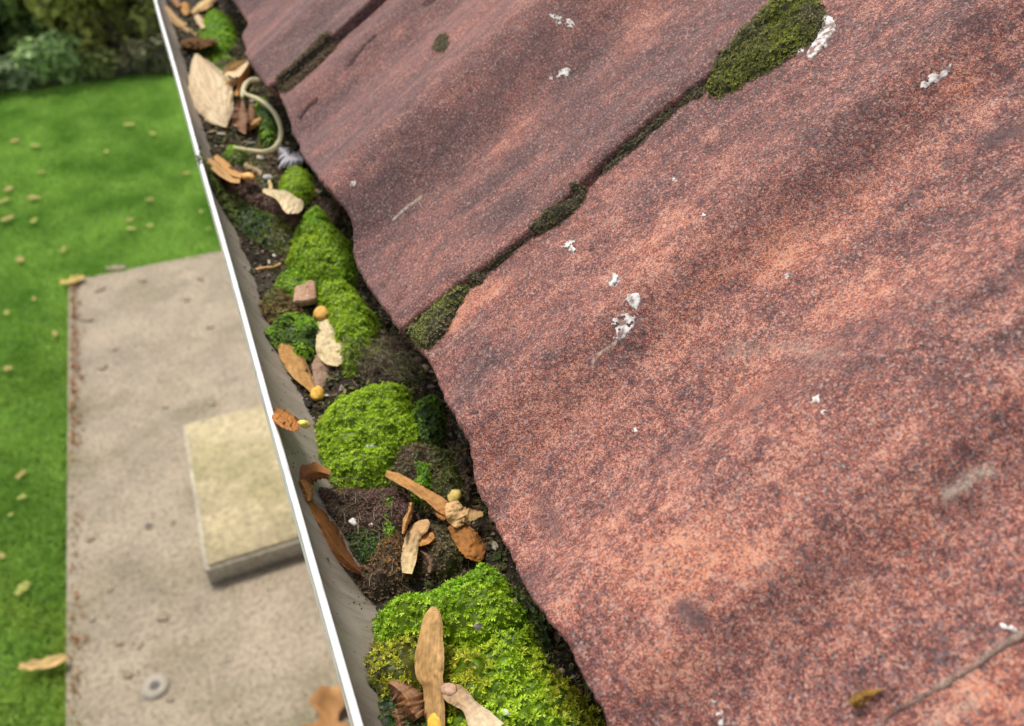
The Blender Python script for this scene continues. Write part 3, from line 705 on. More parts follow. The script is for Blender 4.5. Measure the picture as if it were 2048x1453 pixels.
PAL = {  # shoot colour A, B, cushion colour, tip factor
 'lime':  ((0.290, 0.455, 0.014), (0.570, 0.790, 0.045), (0.100, 0.180, 0.006), 1.28),
 'green': ((0.160, 0.380, 0.012), (0.450, 0.700, 0.040), (0.060, 0.130, 0.008), 1.25),
 'dark':  ((0.035, 0.090, 0.012), (0.130, 0.210, 0.030), (0.016, 0.030, 0.008), 1.6),
 'olive': ((0.110, 0.130, 0.022), (0.290, 0.300, 0.080), (0.045, 0.045, 0.015), 1.45),
 'gold':  ((0.300, 0.330, 0.012), (0.620, 0.600, 0.045), (0.085, 0.090, 0.014), 1.35),
 'brown': ((0.095, 0.062, 0.036), (0.290, 0.200, 0.115), (0.045, 0.030, 0.019), 1.5),
 'rust':  ((0.150, 0.070, 0.028), (0.390, 0.220, 0.070), (0.050, 0.027, 0.014), 1.4),
 'wine':  ((0.130, 0.058, 0.046), (0.300, 0.165, 0.130), (0.052, 0.027, 0.021), 1.4),
 'roofm': ((0.065, 0.055, 0.020), (0.260, 0.230, 0.120), (0.030, 0.024, 0.014), 1.9),
 'roofg': ((0.090, 0.100, 0.010), (0.350, 0.360, 0.070), (0.034, 0.036, 0.010), 1.6),
}
def clump(outline, zmap, H, pal, label, size=0.0017, dens=1.0, pal2=None, name="moss_cushion", on_roof=False, K=6, elev=0.62, rough=1.25, edge=None,
          spread=0.6, group="moss cushions in the gutter", wfac=0.28, rad=None, layers=1):
    size = size * (0.66 if pal in ('lime', 'green', 'gold', 'dark', 'olive', 'roofm', 'roofg') else 0.8)
    if wfac == 0.28: wfac = 0.15
    if K == 6: K = 7
    dens = dens * 0.8; size = size * 0.98
    oc = np.mean(outline, 0); outline = [tuple(oc + (np.array(q_) - oc) * (1.0 if on_roof else 1.06)) for q_ in outline]
    op = catmull(outline, 5, True)
    if on_roof:
        hs_ = []
        for p in op:
            r = tile_hit(*p)
            hs_.append(None if r is None else (r[0].y, float(np.dot(np.array(r[0]) - EO, EU))))
        poly = np.array([q for q in hs_ if q is not None])
    else:
        poly = np.array([on_z(p[0], p[1], zmap)[:2] for p in op])
    pj = poly + (0.0012 if on_roof else 0.0022) * np.stack([fbm(poly[:, 0] * 260, poly[:, 1] * 260), fbm(poly[:, 0] * 260, poly[:, 1] * 260, 5.5)], -1)
    lo = pj.min(0); hi = pj.max(0); g = max(0.0009, (hi - lo).max() / 110)
    xs = np.arange(lo[0] - g, hi[0] + 2 * g, g); ys = np.arange(lo[1] - g, hi[1] + 2 * g, g)
    X, Y = np.meshgrid(xs, ys)
    ins, d = inside_d(X, Y, pj); sd_ = np.where(ins, d, -d)
    if not on_roof: H = H * 0.70
    R = rad or max(0.004, 0.36 * min(hi - lo)); e = edge or 0.0035
    prof_ = 1 - (1 - np.clip(sd_ / R, 0, 1)) ** 2.2
    lump = 1 + 0.28 * rough * fbm(X * 120, Y * 120, 3.0) + 0.12 * rough * vnoise(X * 420, Y * 420)
    h = H * prof_ * lump
    if on_roof:
        surf = np.zeros_like(X)
        for i in range(0, X.shape[0]):
            for j in range(X.shape[1]):
                o_ = Vector(EO + EU * Y[i, j] + EN * 0.08 + np.array([0, X[i, j], 0]))
                bz = -0.006
                for b in TILE_BVH.values():
                    r = b.ray_cast(o_, Vector(-EN), 0.2)
                    if r[0] is not None: bz = max(bz, 0.08 - r[3])
                surf[i, j] = bz
        # moss bridges the step between tiles: smooth the surface beneath
        for _ in range(3):
            sp = np.pad(surf, 1, mode='edge'); surf = np.maximum(surf, (sp[:-2, 1:-1] + sp[2:, 1:-1] + sp[1:-1, :-2] + sp[1:-1, 2:]) / 4)
        hh = surf + h - 0.0008
        P = (EO[None, None] + Y[..., None] * EU + hh[..., None] * EN + X[..., None] * np.array([0, 1.0, 0]))
    else:
        base = np.maximum(bed_z(X, Y), wall_z(X) + 0.0005)
        top = base + 0.0005 + h
        P = np.stack([X, Y, top], -1)
    gu = np.gradient(P, axis=1); gv = np.gradient(P, axis=0); Nn = np.cross(gu, gv)
    if on_roof: Nn *= np.sign((Nn * EN).sum(-1))[..., None]
    Nn /= np.linalg.norm(Nn, axis=-1)[..., None] + 1e-12
    m_, k_ = X.shape; F = grid_faces(m_, k_); ok = (sd_ > -g * 0.7).ravel()[F].all(1); F = F[ok]
    used = np.unique(F); rm = -np.ones(m_ * k_, int); rm[used] = np.arange(len(used)); F = rm[F]
    A, B, Cc, tip = PAL[pal]; A = np.array(A); B = np.array(B); Cc = np.array(Cc)
    Pv = P.reshape(-1, 3)[used]
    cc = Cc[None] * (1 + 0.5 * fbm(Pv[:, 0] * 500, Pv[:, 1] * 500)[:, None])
    if not on_roof and len(F): BVHS.append(BVHTree.FromPolygons([Vector(p) for p in Pv], [tuple(map(int, q)) for q in F]))
    # shoots
    area = ins.sum() * g * g; ns = int(area / (size * size * 0.42) * dens); ns = min(max(ns, 40), 9000)
    ii = rng.choice(np.flatnonzero((sd_ > -0.0004).ravel()), ns)
    jit = rng.uniform(-.5, .5, (ns, 2)) * g
    Ps = P.reshape(-1, 3)[ii] + jit[:, :1] * (np.array([1, 0, 0]) if not on_roof else np.array([0, 1, 0])) + jit[:, 1:] * (np.array([0, 1, 0]) if not on_roof else EU)
    Ns = Nn.reshape(-1, 3)[ii]
    q = Ps / np.array([1, 1, 1.0])
    nz = np.clip(0.5 + 1.1 * fbm(q[:, 0] * 95, q[:, 1] * 95, 6.0 + len(label)), 0, 1)[:, None]
    ca = A * (1 - nz) + (A + B) / 2 * nz; cb = (A + B) / 2 * (1 - nz) + B * nz
    if pal2:
        A2, B2, _, _ = PAL[pal2]; k2 = np.clip(0.5 + 2.2 * fbm(q[:, 0] * 60, q[:, 1] * 60, 31.0 + len(label)), 0, 1)[:, None]
        ca = ca * (1 - k2) + np.array(A2) * k2; cb = cb * (1 - k2) + np.array(B2) * k2
    ed = (np.clip(1 - sd_.ravel()[ii] / 0.0024, 0, 1) * (rng.random(ns) < 0.55))[:, None]       # dead brown shoots round the foot
    br_ = np.array([0.13, 0.095, 0.045]); ca = ca * (1 - .8 * ed) + br_ * .8 * ed; cb = cb * (1 - .8 * ed) + br_ * 1.3 * .8 * ed
    Ps = Ps + Ns * rng.uniform(-.3, .5, (ns, 1)) * size
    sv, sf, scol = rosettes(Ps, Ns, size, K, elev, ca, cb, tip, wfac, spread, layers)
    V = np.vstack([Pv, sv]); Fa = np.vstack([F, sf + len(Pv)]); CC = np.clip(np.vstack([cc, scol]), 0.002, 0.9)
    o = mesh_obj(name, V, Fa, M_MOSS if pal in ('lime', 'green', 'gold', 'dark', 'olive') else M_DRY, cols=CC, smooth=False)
    org = Vector(Pv.mean(0)); o.data.transform(Matrix.Translation(-org)); o.location = org
    return tag(o, label, "moss", group)

zt = -0.029
clump([(400,52),(425,28),(455,35),(468,62),(462,90),(435,105),(408,90)], -.024, .012, 'green', "bright green moss tuft at the top of the gutter above the big pale leaf", .0030, K=6)
clump([(512,212),(535,212),(552,240),(552,268),(540,290),(522,278),(514,245)], -.024, .010, 'dark', "green moss ringed by the curled pale stalk", .0024, pal2='green')
clump([(450,302),(470,294),(492,302),(495,318),(470,325),(452,316)], -.026, .007, 'green', "small yellow green moss tuft left of the white flake, under the curled stalk", .0022, pal2='olive')
clump([(552,365),(568,340),(592,330),(615,338),(624,362),(615,386),(590,394),(562,386)], -.020, .014, 'lime', "small round bright green moss ball touching the tile edge", .0016, rough=.4)
clump([(425,372),(460,385),(515,415),(570,440),(592,455),(596,482),(575,508),(530,494),(480,462),(438,430),(424,400)], -.030, .010, 'dark', "dark shaggy moss on the underside of the reddish bark chunk", .0028, pal2='olive')
clump([(446,376),(462,360),(492,358),(520,378),(552,400),(582,418),(602,440),(600,462),(566,452),(524,434),(484,412),(456,396)], -.026, .015, 'wine', "long reddish brown chunk of rotten bark lying across the gutter", .0013, pal2='brown', name="bark_chunk", elev=.3, rough=1.6, group="bark pieces in the gutter", rad=.006)
clump([(640,395),(668,398),(678,425),(670,450),(650,440),(638,415)], -.020, .009, 'brown', "brown dry moss tuft against the tile edge behind the tall bright cushion", .0018, name="dry_moss_tuft")
clump([(600,432),(625,416),(652,418),(672,448),(694,472),(706,500),(706,530),(690,552),(655,560),(612,548),(582,522),(574,492),(584,458)], -.020, .017, 'lime', "tall bright green moss cushion below the pale two lobed seed wing", .0017, pal2='green')
clump([(553,552),(585,532),(622,544),(635,562),(618,580),(580,586),(556,574)], -.026, .008, 'green', "low green moss patch just behind the tan bark block", .0019, pal2='lime')
clump([(628,556),(660,545),(700,552),(722,582),(748,606),(748,640),(725,668),(696,698),(676,696),(664,660),(646,622),(632,596)], -.020, .015, 'lime', "vivid lime moss cushion behind the upright pale winged seed", .0019)
clump([(522,592),(545,572),(580,576),(604,600),(592,618),(555,630),(526,618)], -.026, .009, 'rust', "rusty orange brown moss lump left of the tan bark block", .0017, pal2='olive', name="dry_moss_tuft")
clump([(533,655),(556,628),(592,614),(630,626),(645,650),(636,680),(606,700),(566,690),(538,674)], -.027, .011, 'dark', "dark green moss lump with a brown middle beside the gutter wall", .0020, pal2='green')
clump([(636,806),(668,772),(716,752),(770,748),(806,758),(818,792),(834,830),(822,862),(796,880),(780,912),(742,938),(700,944),(658,922),(638,880),(632,840)], -.026, .016, 'lime', "large domed lime green moss cushion in the middle of the gutter", .0020)
clump([(818,786),(842,766),(872,770),(886,806),(880,850),(850,862),(824,838)], -.024, .011, 'dark', "dark green moss tuft between the large domed cushion and the tile", .0019, pal2='green')
clump([(786,880),(830,866),(880,872),(916,900),(936,946),(930,985),(896,992),(858,970),(814,955),(778,940)], -.027, .012, 'olive', "olive and brown moss mat right of the large domed cushion", .0018, pal2='brown')
clump([(818,905),(846,898),(868,914),(870,945),(846,962),(822,946)], -.024, .013, 'green', "small fresh green tuft growing in the olive moss mat", .0018)
clump([(645,968),(680,948),(730,944),(772,948),(806,968),(815,1008),(795,1040),(745,1052),(700,1040),(664,1012),(644,988)], -.028, .012, 'brown', "wedge of dry brown moss with a wine red top beside the cupped leaf", .0013, pal2='wine', name="dry_moss_tuft", elev=.9, layers=1)
clump([(755,962),(772,956),(788,966),(786,1005),(780,1036),(762,1038),(756,1000)], -.022, .012, 'green', "narrow strip of green moss down the side of the brown wedge", .0016)
clump([(786,985),(815,985),(828,1005),(815,1030),(792,1028)], -.028, .009, 'wine', "purple brown dry moss scrap under the long stem", .0014, name="dry_moss_tuft", elev=.9)
clump([(700,1046),(745,1040),(772,1062),(768,1095),(730,1110),(700,1090)], -.033, .008, 'dark', "very dark green moss in the hollow below the brown wedge", .0019)
clump([(738,1078),(764,1050),(802,1052),(816,1090),(806,1130),(774,1158),(738,1168),(714,1146),(722,1110)], -.030, .010, 'brown', "rough brown dry moss lump left of the curved tan seed wing", .0015, pal2='rust', name="dry_moss_tuft", elev=.9)
clump([(850,1040),(890,1040),(918,1070),(926,1110),(890,1130),(850,1120),(842,1080)], -.032, .009, 'olive', "dull olive brown moss right of the curved tan seed wing", .0016, pal2='brown')
clump([(752,1190),(772,1160),(820,1142),(870,1134),(920,1112),(966,1100),(1000,1116),(1020,1160),(1046,1205),(1044,1240),(1010,1262),(950,1268),(880,1262),(820,1262),(772,1258),(750,1230)], -.022, .017, 'lime', "broad bright green moss cushion behind the tip of the long tan wing", .0023, pal2='green')
clump([(738,1296),(762,1262),(806,1248),(844,1262),(852,1310),(846,1370),(800,1392),(756,1386),(736,1350)], -.026, .012, 'gold', "yellow olive moss patch with brown gaps against the gutter wall at the bottom", .0026, pal2='brown', dens=.8)
clump([(886,1262),(960,1250),(1040,1228),(1076,1262),(1100,1310),(1140,1350),(1186,1400),(1226,1475),(1200,1520),(1080,1530),(960,1520),(900,1480),(870,1420),(866,1350),(872,1300)], -.020, .015, 'lime', "biggest yellow green moss cushion of starry shoots in the bottom corner of the gutter", .0028, pal2='gold', dens=1.1)
clump([(770,1400),(800,1392),(850,1420),(860,1480),(800,1500),(768,1450)], -.032, .007, 'dark', "dark green moss under the crumpled brown leaf at the bottom", .0024)
clump([(1030,1165),(1056,1200),(1086,1250),(1105,1290),(1090,1300),(1062,1262),(1040,1225),(1022,1180)], -.030, .010, 'dark', "dark moss fringe under the tile edge beside the broad cushion", .0020, pal2='olive')
clump([(905,905),(930,900),(945,945),(945,985),(925,990),(915,950)], -.030, .010, 'brown', "thin brown moss fringe under the tile edge beside the olive mat", .0018, name="dry_moss_tuft")
clump([(690,700),(740,690),(800,690),(830,725),(820,760),(770,750),(700,745),(672,725)], -.036, .004, 'brown', "grey brown fibrous dry moss in the dark hollow between two lime cushions", .0021, pal2='olive', dens=.7, name="dry_moss_tuft")

clump([(498,312),(530,308),(556,318),(560,345),(548,372),(520,378),(500,350)], -.026, .006, 'olive', "pale olive mossy litter between the curled stalk and the two lobed seed wing", .0026, pal2='brown')
clump([(395,100),(440,108),(470,120),(470,140),(445,150),(425,135)], -.026, .006, 'olive', "pale green mossy litter right of the big pale leaf's tip", .0026, pal2='green')
def rmoss(outline, H, pal, label, size, pal2=None, dens=1.0, rad=None):
    return clump(outline, 0, H, pal, label, size, dens, pal2, on_roof=True, group="moss on the roof tiles", name="roof_moss", rad=rad, elev=.8)
rmoss([(1410,160),(1440,105),(1490,55),(1530,15),(1560,-8),(1620,-12),(1652,20),(1648,62),(1608,98),(1560,130),(1500,165),(1440,196),(1414,188)], .0042, 'roofg', "largest olive green moss cushion on the upper side joint beside the big white dropping", .0016, 'roofm', 1.1, .008)
rmoss([(1055,456),(1085,425),(1130,395),(1168,374),(1174,392),(1150,425),(1110,456),(1070,474)], .0035, 'roofm', "dark brown moss lump halfway along the middle side joint", .0012, None, 1.0, .005)
rmoss([(1196,338),(1250,286),(1310,235),(1370,190),(1402,176),(1412,196),(1374,208),(1324,250),(1266,302),(1212,346)], .0019, 'roofm', "thin dark line of moss in the side joint below the olive cushion", .0010, None, .9, .003)
rmoss([(800,668),(830,640),(870,606),(915,578),(938,572),(930,596),(906,640),(886,676),(858,700),(828,706)], .0042, 'roofm', "grey brown moss clump at the lower end of the middle side joint", .0014, 'olive', 1.0, .005)
rmoss([(934,572),(960,548),(1000,515),(1045,476),(1062,470),(1052,484),(1008,524),(966,558),(942,580)], .0012, 'roofm', "thin gritty line of brown moss in the middle side joint, between the two larger clumps", .0010, None, .8, .003)
rmoss([(944,560),(956,548),(970,552),(968,566),(950,572)], .0025, 'roofm', "tiny moss dot beside the middle side joint", .0011, None, 1.0, .003)
rmoss([(545,170),(575,158),(610,130),(640,100),(668,78),(676,90),(650,120),(612,155),(580,182),(556,186)], .0030, 'roofm', "brown moss filling the lower end of the top left side joint", .0016, 'brown', 1.0, .005)
rmoss([(862,95),(878,72),(896,66),(902,84),(888,106),(868,108)], .0012, 'roofm', "small crusty brown lichen patch on the upper tile", .0009, 'brown', .6, .004)

# ------------------------------------------------------------------ leaves, winged seeds and other bits
def fit_plane(pxs, lift):
    hs_ = [hit(*p) for p in pxs]; P = np.array([list(h[0]) for h in hs_ if h is not None])
    c = P.mean(0); A = np.stack([P[:, 0] - c[0], P[:, 1] - c[1]], -1)
    lam = np.eye(2) * 2e-5
    g = np.linalg.solve(A.T @ A + lam, A.T @ (P[:, 2] - c[2])); g = np.clip(g, -0.7, 0.7)
    res = (P[:, 2] - c[2]) - A @ g
    z0 = c[2] + 0.6 * max(0, res.max()) + lift
    n_ = np.array([-g[0], -g[1], 1.0]); n_ /= np.linalg.norm(n_)
    return np.array([c[0], c[1], z0]), n_
def to_plane(px, py, c, n_, dz=0.0):
    d = ray(px, py); s = np.dot(c + n_ * dz - CAM, n_) / np.dot(d, n_); return CAM + s * d
def blade_mesh(spine, c, n_, rows=56, colsn=29, curl=0.15, thick=0.0002, ruf=0.05, seed=0, fold=0.0, jag=0.0):
    """spine rows: (px,py,width px,dz m). returns closed mesh"""
    sp = np.array([(p + (0,))[:4] if len(p) < 4 else p for p in spine], float)
    per = max(2, rows // (len(sp) - 1)); S = catmull(sp, per); m_ = len(S); V = []
    for i in range(m_):
        d = S[min(i + 1, m_ - 1), :2] - S[max(i - 1, 0), :2]; d /= np.linalg.norm(d) + 1e-9; nn = np.array([-d[1], d[0]])
        wd = max(0.8, S[i, 2]) * 1.08 * (1 + 0.5 * ruf * float(vnoise(i * 0.33, seed * 3.3)) * (0.3 + 0.7 * (i > 2)))
        for j in range(colsn):
            s = j / (colsn - 1) * 2 - 1
            rag = 1 + jag * float(vnoise(i * 1.1 + 3, seed * 2.1 + (7 if s > 0 else 0))) * abs(s) + 0.5 * ruf * float(vnoise(i * 0.55 + 9, seed + (5 if s > 0 else 0)))
            p = S[i, :2] + nn * s * wd / 2 * rag
            w_m = wd / FPX * 0.3
            dz = S[i, 3] - fold * w_m * abs(s) + 0.30 * curl * w_m * (1 - abs(s) ** 1.5) + 0.05 * w_m * float(vnoise(i * 0.3, s * 2.5, seed + 2)) + 0.22 * w_m * s * float(vnoise(i * 0.08, seed * 1.7))
            V.append(to_plane(p[0], p[1], c, n_, dz))
    V = np.array(V); k_ = m_ * colsn; Vb = V - n_ * thick
    F = grid_faces(m_, colsn); idx = np.arange(k_).reshape(m_, colsn)
    ring = np.concatenate([idx[0, :-1], idx[:-1, -1], idx[-1, :0:-1], idx[:0:-1, 0]])
    b = np.roll(ring, -1)
    nr = len(ring); a_ = np.arange(nr); b_ = (a_ + 1) % nr; o_ = 2 * k_      # rim has its own vertices so that the faces shade flat up to the edge
    F = np.vstack([F, F[:, ::-1] + k_, np.stack([o_ + a_, o_ + nr + a_, o_ + nr + b_, o_ + b_], -1)])
    t = np.repeat(np.linspace(0, 1, m_), colsn); s = np.tile(np.linspace(-1, 1, colsn), m_)
    return np.vstack([V, Vb, V[ring], Vb[ring]]), F, np.concatenate([t, t, t[ring], t[ring]]), np.concatenate([s, s, s[ring], s[ring]])
def veins(t, s, base, alt, seed=0, rib=True, k=26):
    fan = 0.5 + 0.5 * np.sin(s * 24 + t * k * 0.5 * np.sign(s) + 1.8 * vnoise(t * 5, s * 2, seed)); fan = 0.65 * fan + 0.35 * (0.5 + 0.5 * np.sin(s * 9 - t * 31 + 2 * vnoise(t * 7, s * 3, seed + 1)))
    m_ = np.clip(0.45 * fan ** 2 + 0.6 * (0.45 + fbm(t * 4, s * 2.4, seed + 3.0)), 0, 1)[:, None]
    c = np.array(base) * (1 - 0.85 * m_) + np.array(alt) * 0.85 * m_; c = c * (1 - 0.20 * fan[:, None] ** 4)
    if rib: c = c * (1 - 0.35 * np.exp(-((s + 0.86) / 0.13) ** 2))[:, None] * (1 - 0.12 * np.exp(-(s / 0.10) ** 2))[:, None]
    return np.clip(c, 0, 1)
def ellipsoid(c, ax, r, seed=0, n=14):
    """ax: 3 unit vectors (rows), r: 3 radii"""
    V = []
    for i in range(n):
        th = math.pi * i / (n - 1)
        for j in range(n + 4):
            ph = 2 * math.pi * j / (n + 4)
            d = np.array([math.cos(th), math.sin(th) * math.cos(ph), math.sin(th) * math.sin(ph)])
            k = 1 + 0.17 * float(vnoise(d[0] * 2 + seed, d[1] * 2, d[2] * 2)) + 0.07 * abs(d[1]) ** 3 + 0.03 * float(vnoise(d[0] * 9 + seed, d[1] * 9, d[2] * 9))
            V.append(c + (d * r * k) @ ax)
    return np.array(V), grid_faces(n, n + 4, wrap=True)
TAN = (0.76, 0.48, 0.19); CREAM = (0.90, 0.74, 0.42); ORG = (0.62, 0.26, 0.06); BRN = (0.34, 0.16, 0.07); PINK = (0.48, 0.30, 0.20); NUTC = (0.62, 0.33, 0.07); PALEC = (0.90, 0.76, 0.52)
def item(name, label, cat, parts, lift=0.0006, group=None, plane=None, face=None):
    """parts: list of dicts(kind='blade'|'nut', ...)"""
    allp = [p[:2] for q in parts if q['k'] == 'blade' for p in q['sp']] + [q['at'] for q in parts if q['k'] == 'nut']
    c, n_ = fit_plane(allp, lift)
    if plane: c = c + n_ * plane
    if face is not None:
        n_ = np.array(face, float); n_ /= np.linalg.norm(n_)
    single = len(parts) == 1
    root = None if single else thing(name, tuple(c), label, cat, group)
    for i, q in enumerate(parts):
        sd_ = q.get('seed', len(label) + i)
        if q['k'] == 'blade':
            V, F, t, s = blade_mesh(q['sp'], c, n_, curl=q.get('curl', .25), thick=q.get('th', .00022), ruf=q.get('ruf', .05 if name != 'dead_leaf' else .2), seed=sd_, fold=q.get('fold', 0 if name != 'dead_leaf' else .75), jag=q.get('jag', 0 if name != 'dead_leaf' else .16))
            cc = veins(t, s, q['c'][0], q['c'][1], sd_, q.get('rib', True), q.get('vk', 26))
            if 'tipc' in q: cc = cc * (1 - t[:, None] ** 2) + np.array(q['tipc']) * t[:, None] ** 2
            m = q.get('mat', M_LEAF); nm = q.get('n', 'wing')
        else:
            p = to_plane(q['at'][0], q['at'][1], c, n_, 0); D = np.linalg.norm(p - CAM); r = q['r'] * .88 / FPX * D
            p2 = to_plane(q['to'][0], q['to'][1], c, n_, 0); a = p2 - p; a /= np.linalg.norm(a); b_ = np.cross(n_, a); ax = np.array([a, b_, n_])
            V, F = ellipsoid(p + n_ * r * 0.35, ax, np.array([r * q.get('el', 1.35), r * 1.02, r * 0.72]), sd_)
            cc = np.array(q['c'])[None] * (1 + 0.22 * fbm(V[:, 0] * 500, V[:, 1] * 500)[:, None]); cc = np.clip(cc, 0, 1); m = M_NUT; nm = 'nutlet'
        if single:
            o = mesh_obj(name, V, F, m, cols=cc); org = Vector(V.mean(0)); o.data.transform(Matrix.Translation(-org)); o.location = org
            tag(o, label, cat, group)
        else: part(nm, V, F, m, root, cols=cc)
B = lambda sp, c, **k: dict(k='blade', sp=sp, c=c, **k)
NU = lambda at, to, r, c=NUTC, **k: dict(k='nut', at=at, to=to, r=r, c=c, **k)
SG = "winged sycamore seeds in the gutter"
# upright pale seed
item("winged_seed", "pale upright winged seed with a round yellow nutlet leaning on lime moss", "winged seed",
     [B([(646,640,22,.001),(649,656,28,.001),(654,674,42,.001),(660,694,54,.001),(668,712,46,.001),(680,729,14,.001)], (CREAM, PALEC), vk=14, curl=.25, ruf=.0), NU((644,632), (650,655), 16)], .002, SG)
item("winged_seed", "orange brown two winged seed with a bright yellow nutlet beside the gutter wall", "winged seed",
     [B([(564,680,10),(571,697,30),(586,720,38),(602,746,34),(619,770,18),(630,786,12)], (TAN, ORG), ruf=.04, curl=.3),
      B([(636,708,12),(642,724,34),(644,745,34),(640,766,22),(640,784,10)], (PINK, (.55, .38, .28)), curl=.4), NU((634,791), (640,760), 14.5, (0.72, 0.40, 0.06), el=1.35)], .001, SG)
item("winged_seed", "short brown winged seed with a greenish yellow nutlet stuck on the gutter wall", "winged seed",
     [B([(548,816,14),(556,828,27),(572,840,30),(588,848,26),(600,851,16)], (ORG, BRN), curl=.5, vk=30), NU((607,853), (590,848), 13.5, (0.62, 0.50, 0.10), el=1.0)], .0012, SG)
item("winged_seed", "cream two lobed seed wing with a notched tip behind the tall bright cushion", "winged seed",
     [B([(526,380,6),(538,384,12),(552,388,16),(566,394,26),(580,404,38),(592,414,36),(600,424,10)], (CREAM, PALEC), vk=12, curl=.3, tipc=PALEC), B([(540,384,8),(541,372,7),(538,360,5)], (CREAM, TAN), n='stalk')], .0055, SG)
item("winged_seed", "folded brown two winged seed with an orange nutlet near the reddish bark", "winged seed",
     [B([(414,322,12),(428,330,18),(446,346,16),(464,360,10),(480,362,8)], (TAN, BRN), curl=.5), B([(430,312,8),(448,328,14),(466,344,13),(486,352,9)], (TAN, ORG), curl=.5), NU((496,358), (480,352), 12, (0.75, 0.38, 0.10))], .001, SG)
item("winged_seed", "long tan seed wing standing up from the bottom edge of the photo", "winged seed",
     [B([(868,1214,10,.004),(866,1232,30,.004),(863,1262,42,.0038),(860,1296,50,.0034),(858,1325,55,.003),(860,1350,48,.0025),(866,1372,38,.002),(867,1400,38,.001),(867,1430,42,.0005),(868,1470,42,0)], (TAN, (.60,.36,.16)), vk=34, ruf=.07, curl=.35),
      NU((874,1452), (868,1400), 17, (0.70, 0.42, 0.05))], .002, SG)
item("winged_seed", "pinkish brown seed wing with a blunt head right of the long tan wing", "winged seed",
     [B([(886,1372,14),(900,1384,36),(918,1394,38),(938,1412,30),(955,1434,46),(982,1468,62)], (PINK, TAN), curl=.5, tipc=PALEC), NU((898,1384), (920,1395), 15, (0.42, 0.26, 0.17), el=1.3)], .0025, SG)
item("winged_seed", "tan seed cluster with a long stem and a yellowish nutlet near the tile edge", "winged seed",
     [B([(772,947,12,.004),(798,958,18,.004),(828,975,19,.004),(862,996,22,.003),(884,1012,26,.003),(898,1024,20,.003)], (TAN, ORG), curl=.4, n='stalk', tipc=(.6,.28,.1), rib=False, jag=.12),
      B([(904,1004,22,.005),(908,1020,34,.005),(914,1038,34,.004),(922,1052,16,.003)], ((.86,.60,.30), TAN), curl=.4, jag=.04, ruf=.08), B([(912,1028,24,.004),(930,1030,26,.004),(946,1030,20,.003),(966,1027,7,.003)], (TAN, (.86,.6,.3)), curl=.4, jag=.22, ruf=.15),
      B([(898,1024,30,.002),(884,1030,18,.002),(872,1030,5,.002)], (ORG, BRN), curl=.5, jag=.3),
      B([(906,1046,26,.002),(920,1062,38,.001),(938,1086,46,.001),(954,1108,36,.0005),(962,1122,10,0)], (ORG, BRN), curl=.5, jag=.1, vk=60), NU((910,996), (902,1016), 14, (0.58, 0.42, 0.12))], .002, SG)
item("winged_seed", "curved tan seed wing with a hooked tip between the brown mosses", "winged seed",
     [B([(858,1042,8,.002),(846,1052,24,.002),(830,1066,27,.002),(822,1090,28,.0015),(817,1118,29,.001),(814,1147,18,0)], (TAN, PINK), curl=.6, tipc=CREAM), B([(834,1086,14),(852,1078,20),(868,1070,12)], (ORG, TAN), curl=.4)], .0025, SG)
LG = "dead leaves in the gutter"
item("dead_leaf", "slim brown leaf sliver between the green strip and the curved seed wing", "leaf", [B([(824,1006,7),(818,1026,13),(811,1048,11),(806,1068,4)], (TAN, ORG))], .003, LG)
item("dead_leaf", "rusty leaf curled into a cup against the gutter wall above the long glossy leaf", "leaf",
     [B([(660,950,12,.002),(640,945,28,.001),(618,948,38,0),(604,962,36,.0),(602,980,26,.0),(610,994,18,.001)], (BRN, ORG), curl=-.5, th=.0003), B([(600,962,26),(612,982,26),(618,1002,16)], (ORG, TAN), curl=.6)], .005, LG, face=(.4,-.1,.9))
item("dead_leaf", "long glossy reddish brown leaf lying along the gutter wall", "leaf",
     [B([(612,998,14),(622,1018,26),(637,1042,40),(656,1070,44),(676,1100,36),(700,1128,20),(722,1146,6)], (ORG, BRN), curl=-.4, tipc=(0.20,0.07,0.03), ruf=.05)], .003, LG, face=(.6,-.05,.8))
item("dead_leaf", "crumpled brown leaf against the gutter wall left of the long tan wing", "leaf",
     [B([(778,1366,12,.002),(795,1378,34,.003),(812,1396,58,.003),(822,1420,54,.002),(835,1438,30,.001)], (PINK, ORG), curl=.7), B([(792,1418,28),(800,1450,46),(806,1490,50)], (BRN, PINK), curl=.5)], .003, LG)
item("dead_leaf", "big pale tan leaf folded along its midrib near the top of the gutter", "leaf",
     [B([(392,108,5,.006),(398,128,34,.006),(408,152,62,.006),(420,180,80,.006),(430,206,74,.005),(440,230,54,.004),(452,254,4,.003)], (PALEC, (.70,.48,.28)), curl=.5, fold=.25, jag=.06, ruf=.08, vk=40), B([(430,175,30,.006),(452,168,22,.005),(474,164,8,.004)], (TAN, PALEC), n='lobe')], .002, LG)
item("dead_leaf", "creamy white curled leaf scrap right of the big pale leaf", "leaf", [B([(446,152,3,.004),(456,143,20,.005),(470,138,30,.006),(484,130,22,.004),(498,120,3,.006)], (PALEC, TAN), curl=-.8, fold=-.8)], .004, LG)
item("dead_leaf", "narrow white leaf edge between the big pale leaf and the brown one", "leaf", [B([(464,182,8,.004),(460,196,12,.004),(458,214,8,.003)], (PALEC, CREAM))], .003, LG)
item("dead_leaf", "brown cupped leaf below the knot of the pale stalk", "leaf", [B([(484,200,4,.004),(480,216,22,.003),(480,236,30,.002),(484,254,20,.002),(490,268,3,.002)], (PINK, BRN), curl=-.6, fold=-.9), B([(484,262,4,.001),(498,254,12,.002),(510,246,14,.003),(522,236,3,.004)], (TAN, ORG), n='lobe'), B([(500,210,3,.004),(503,225,14,.003),(500,245,12,.003),(494,258,3,.002)], (BRN, PINK), n='lobe')], .002, LG)
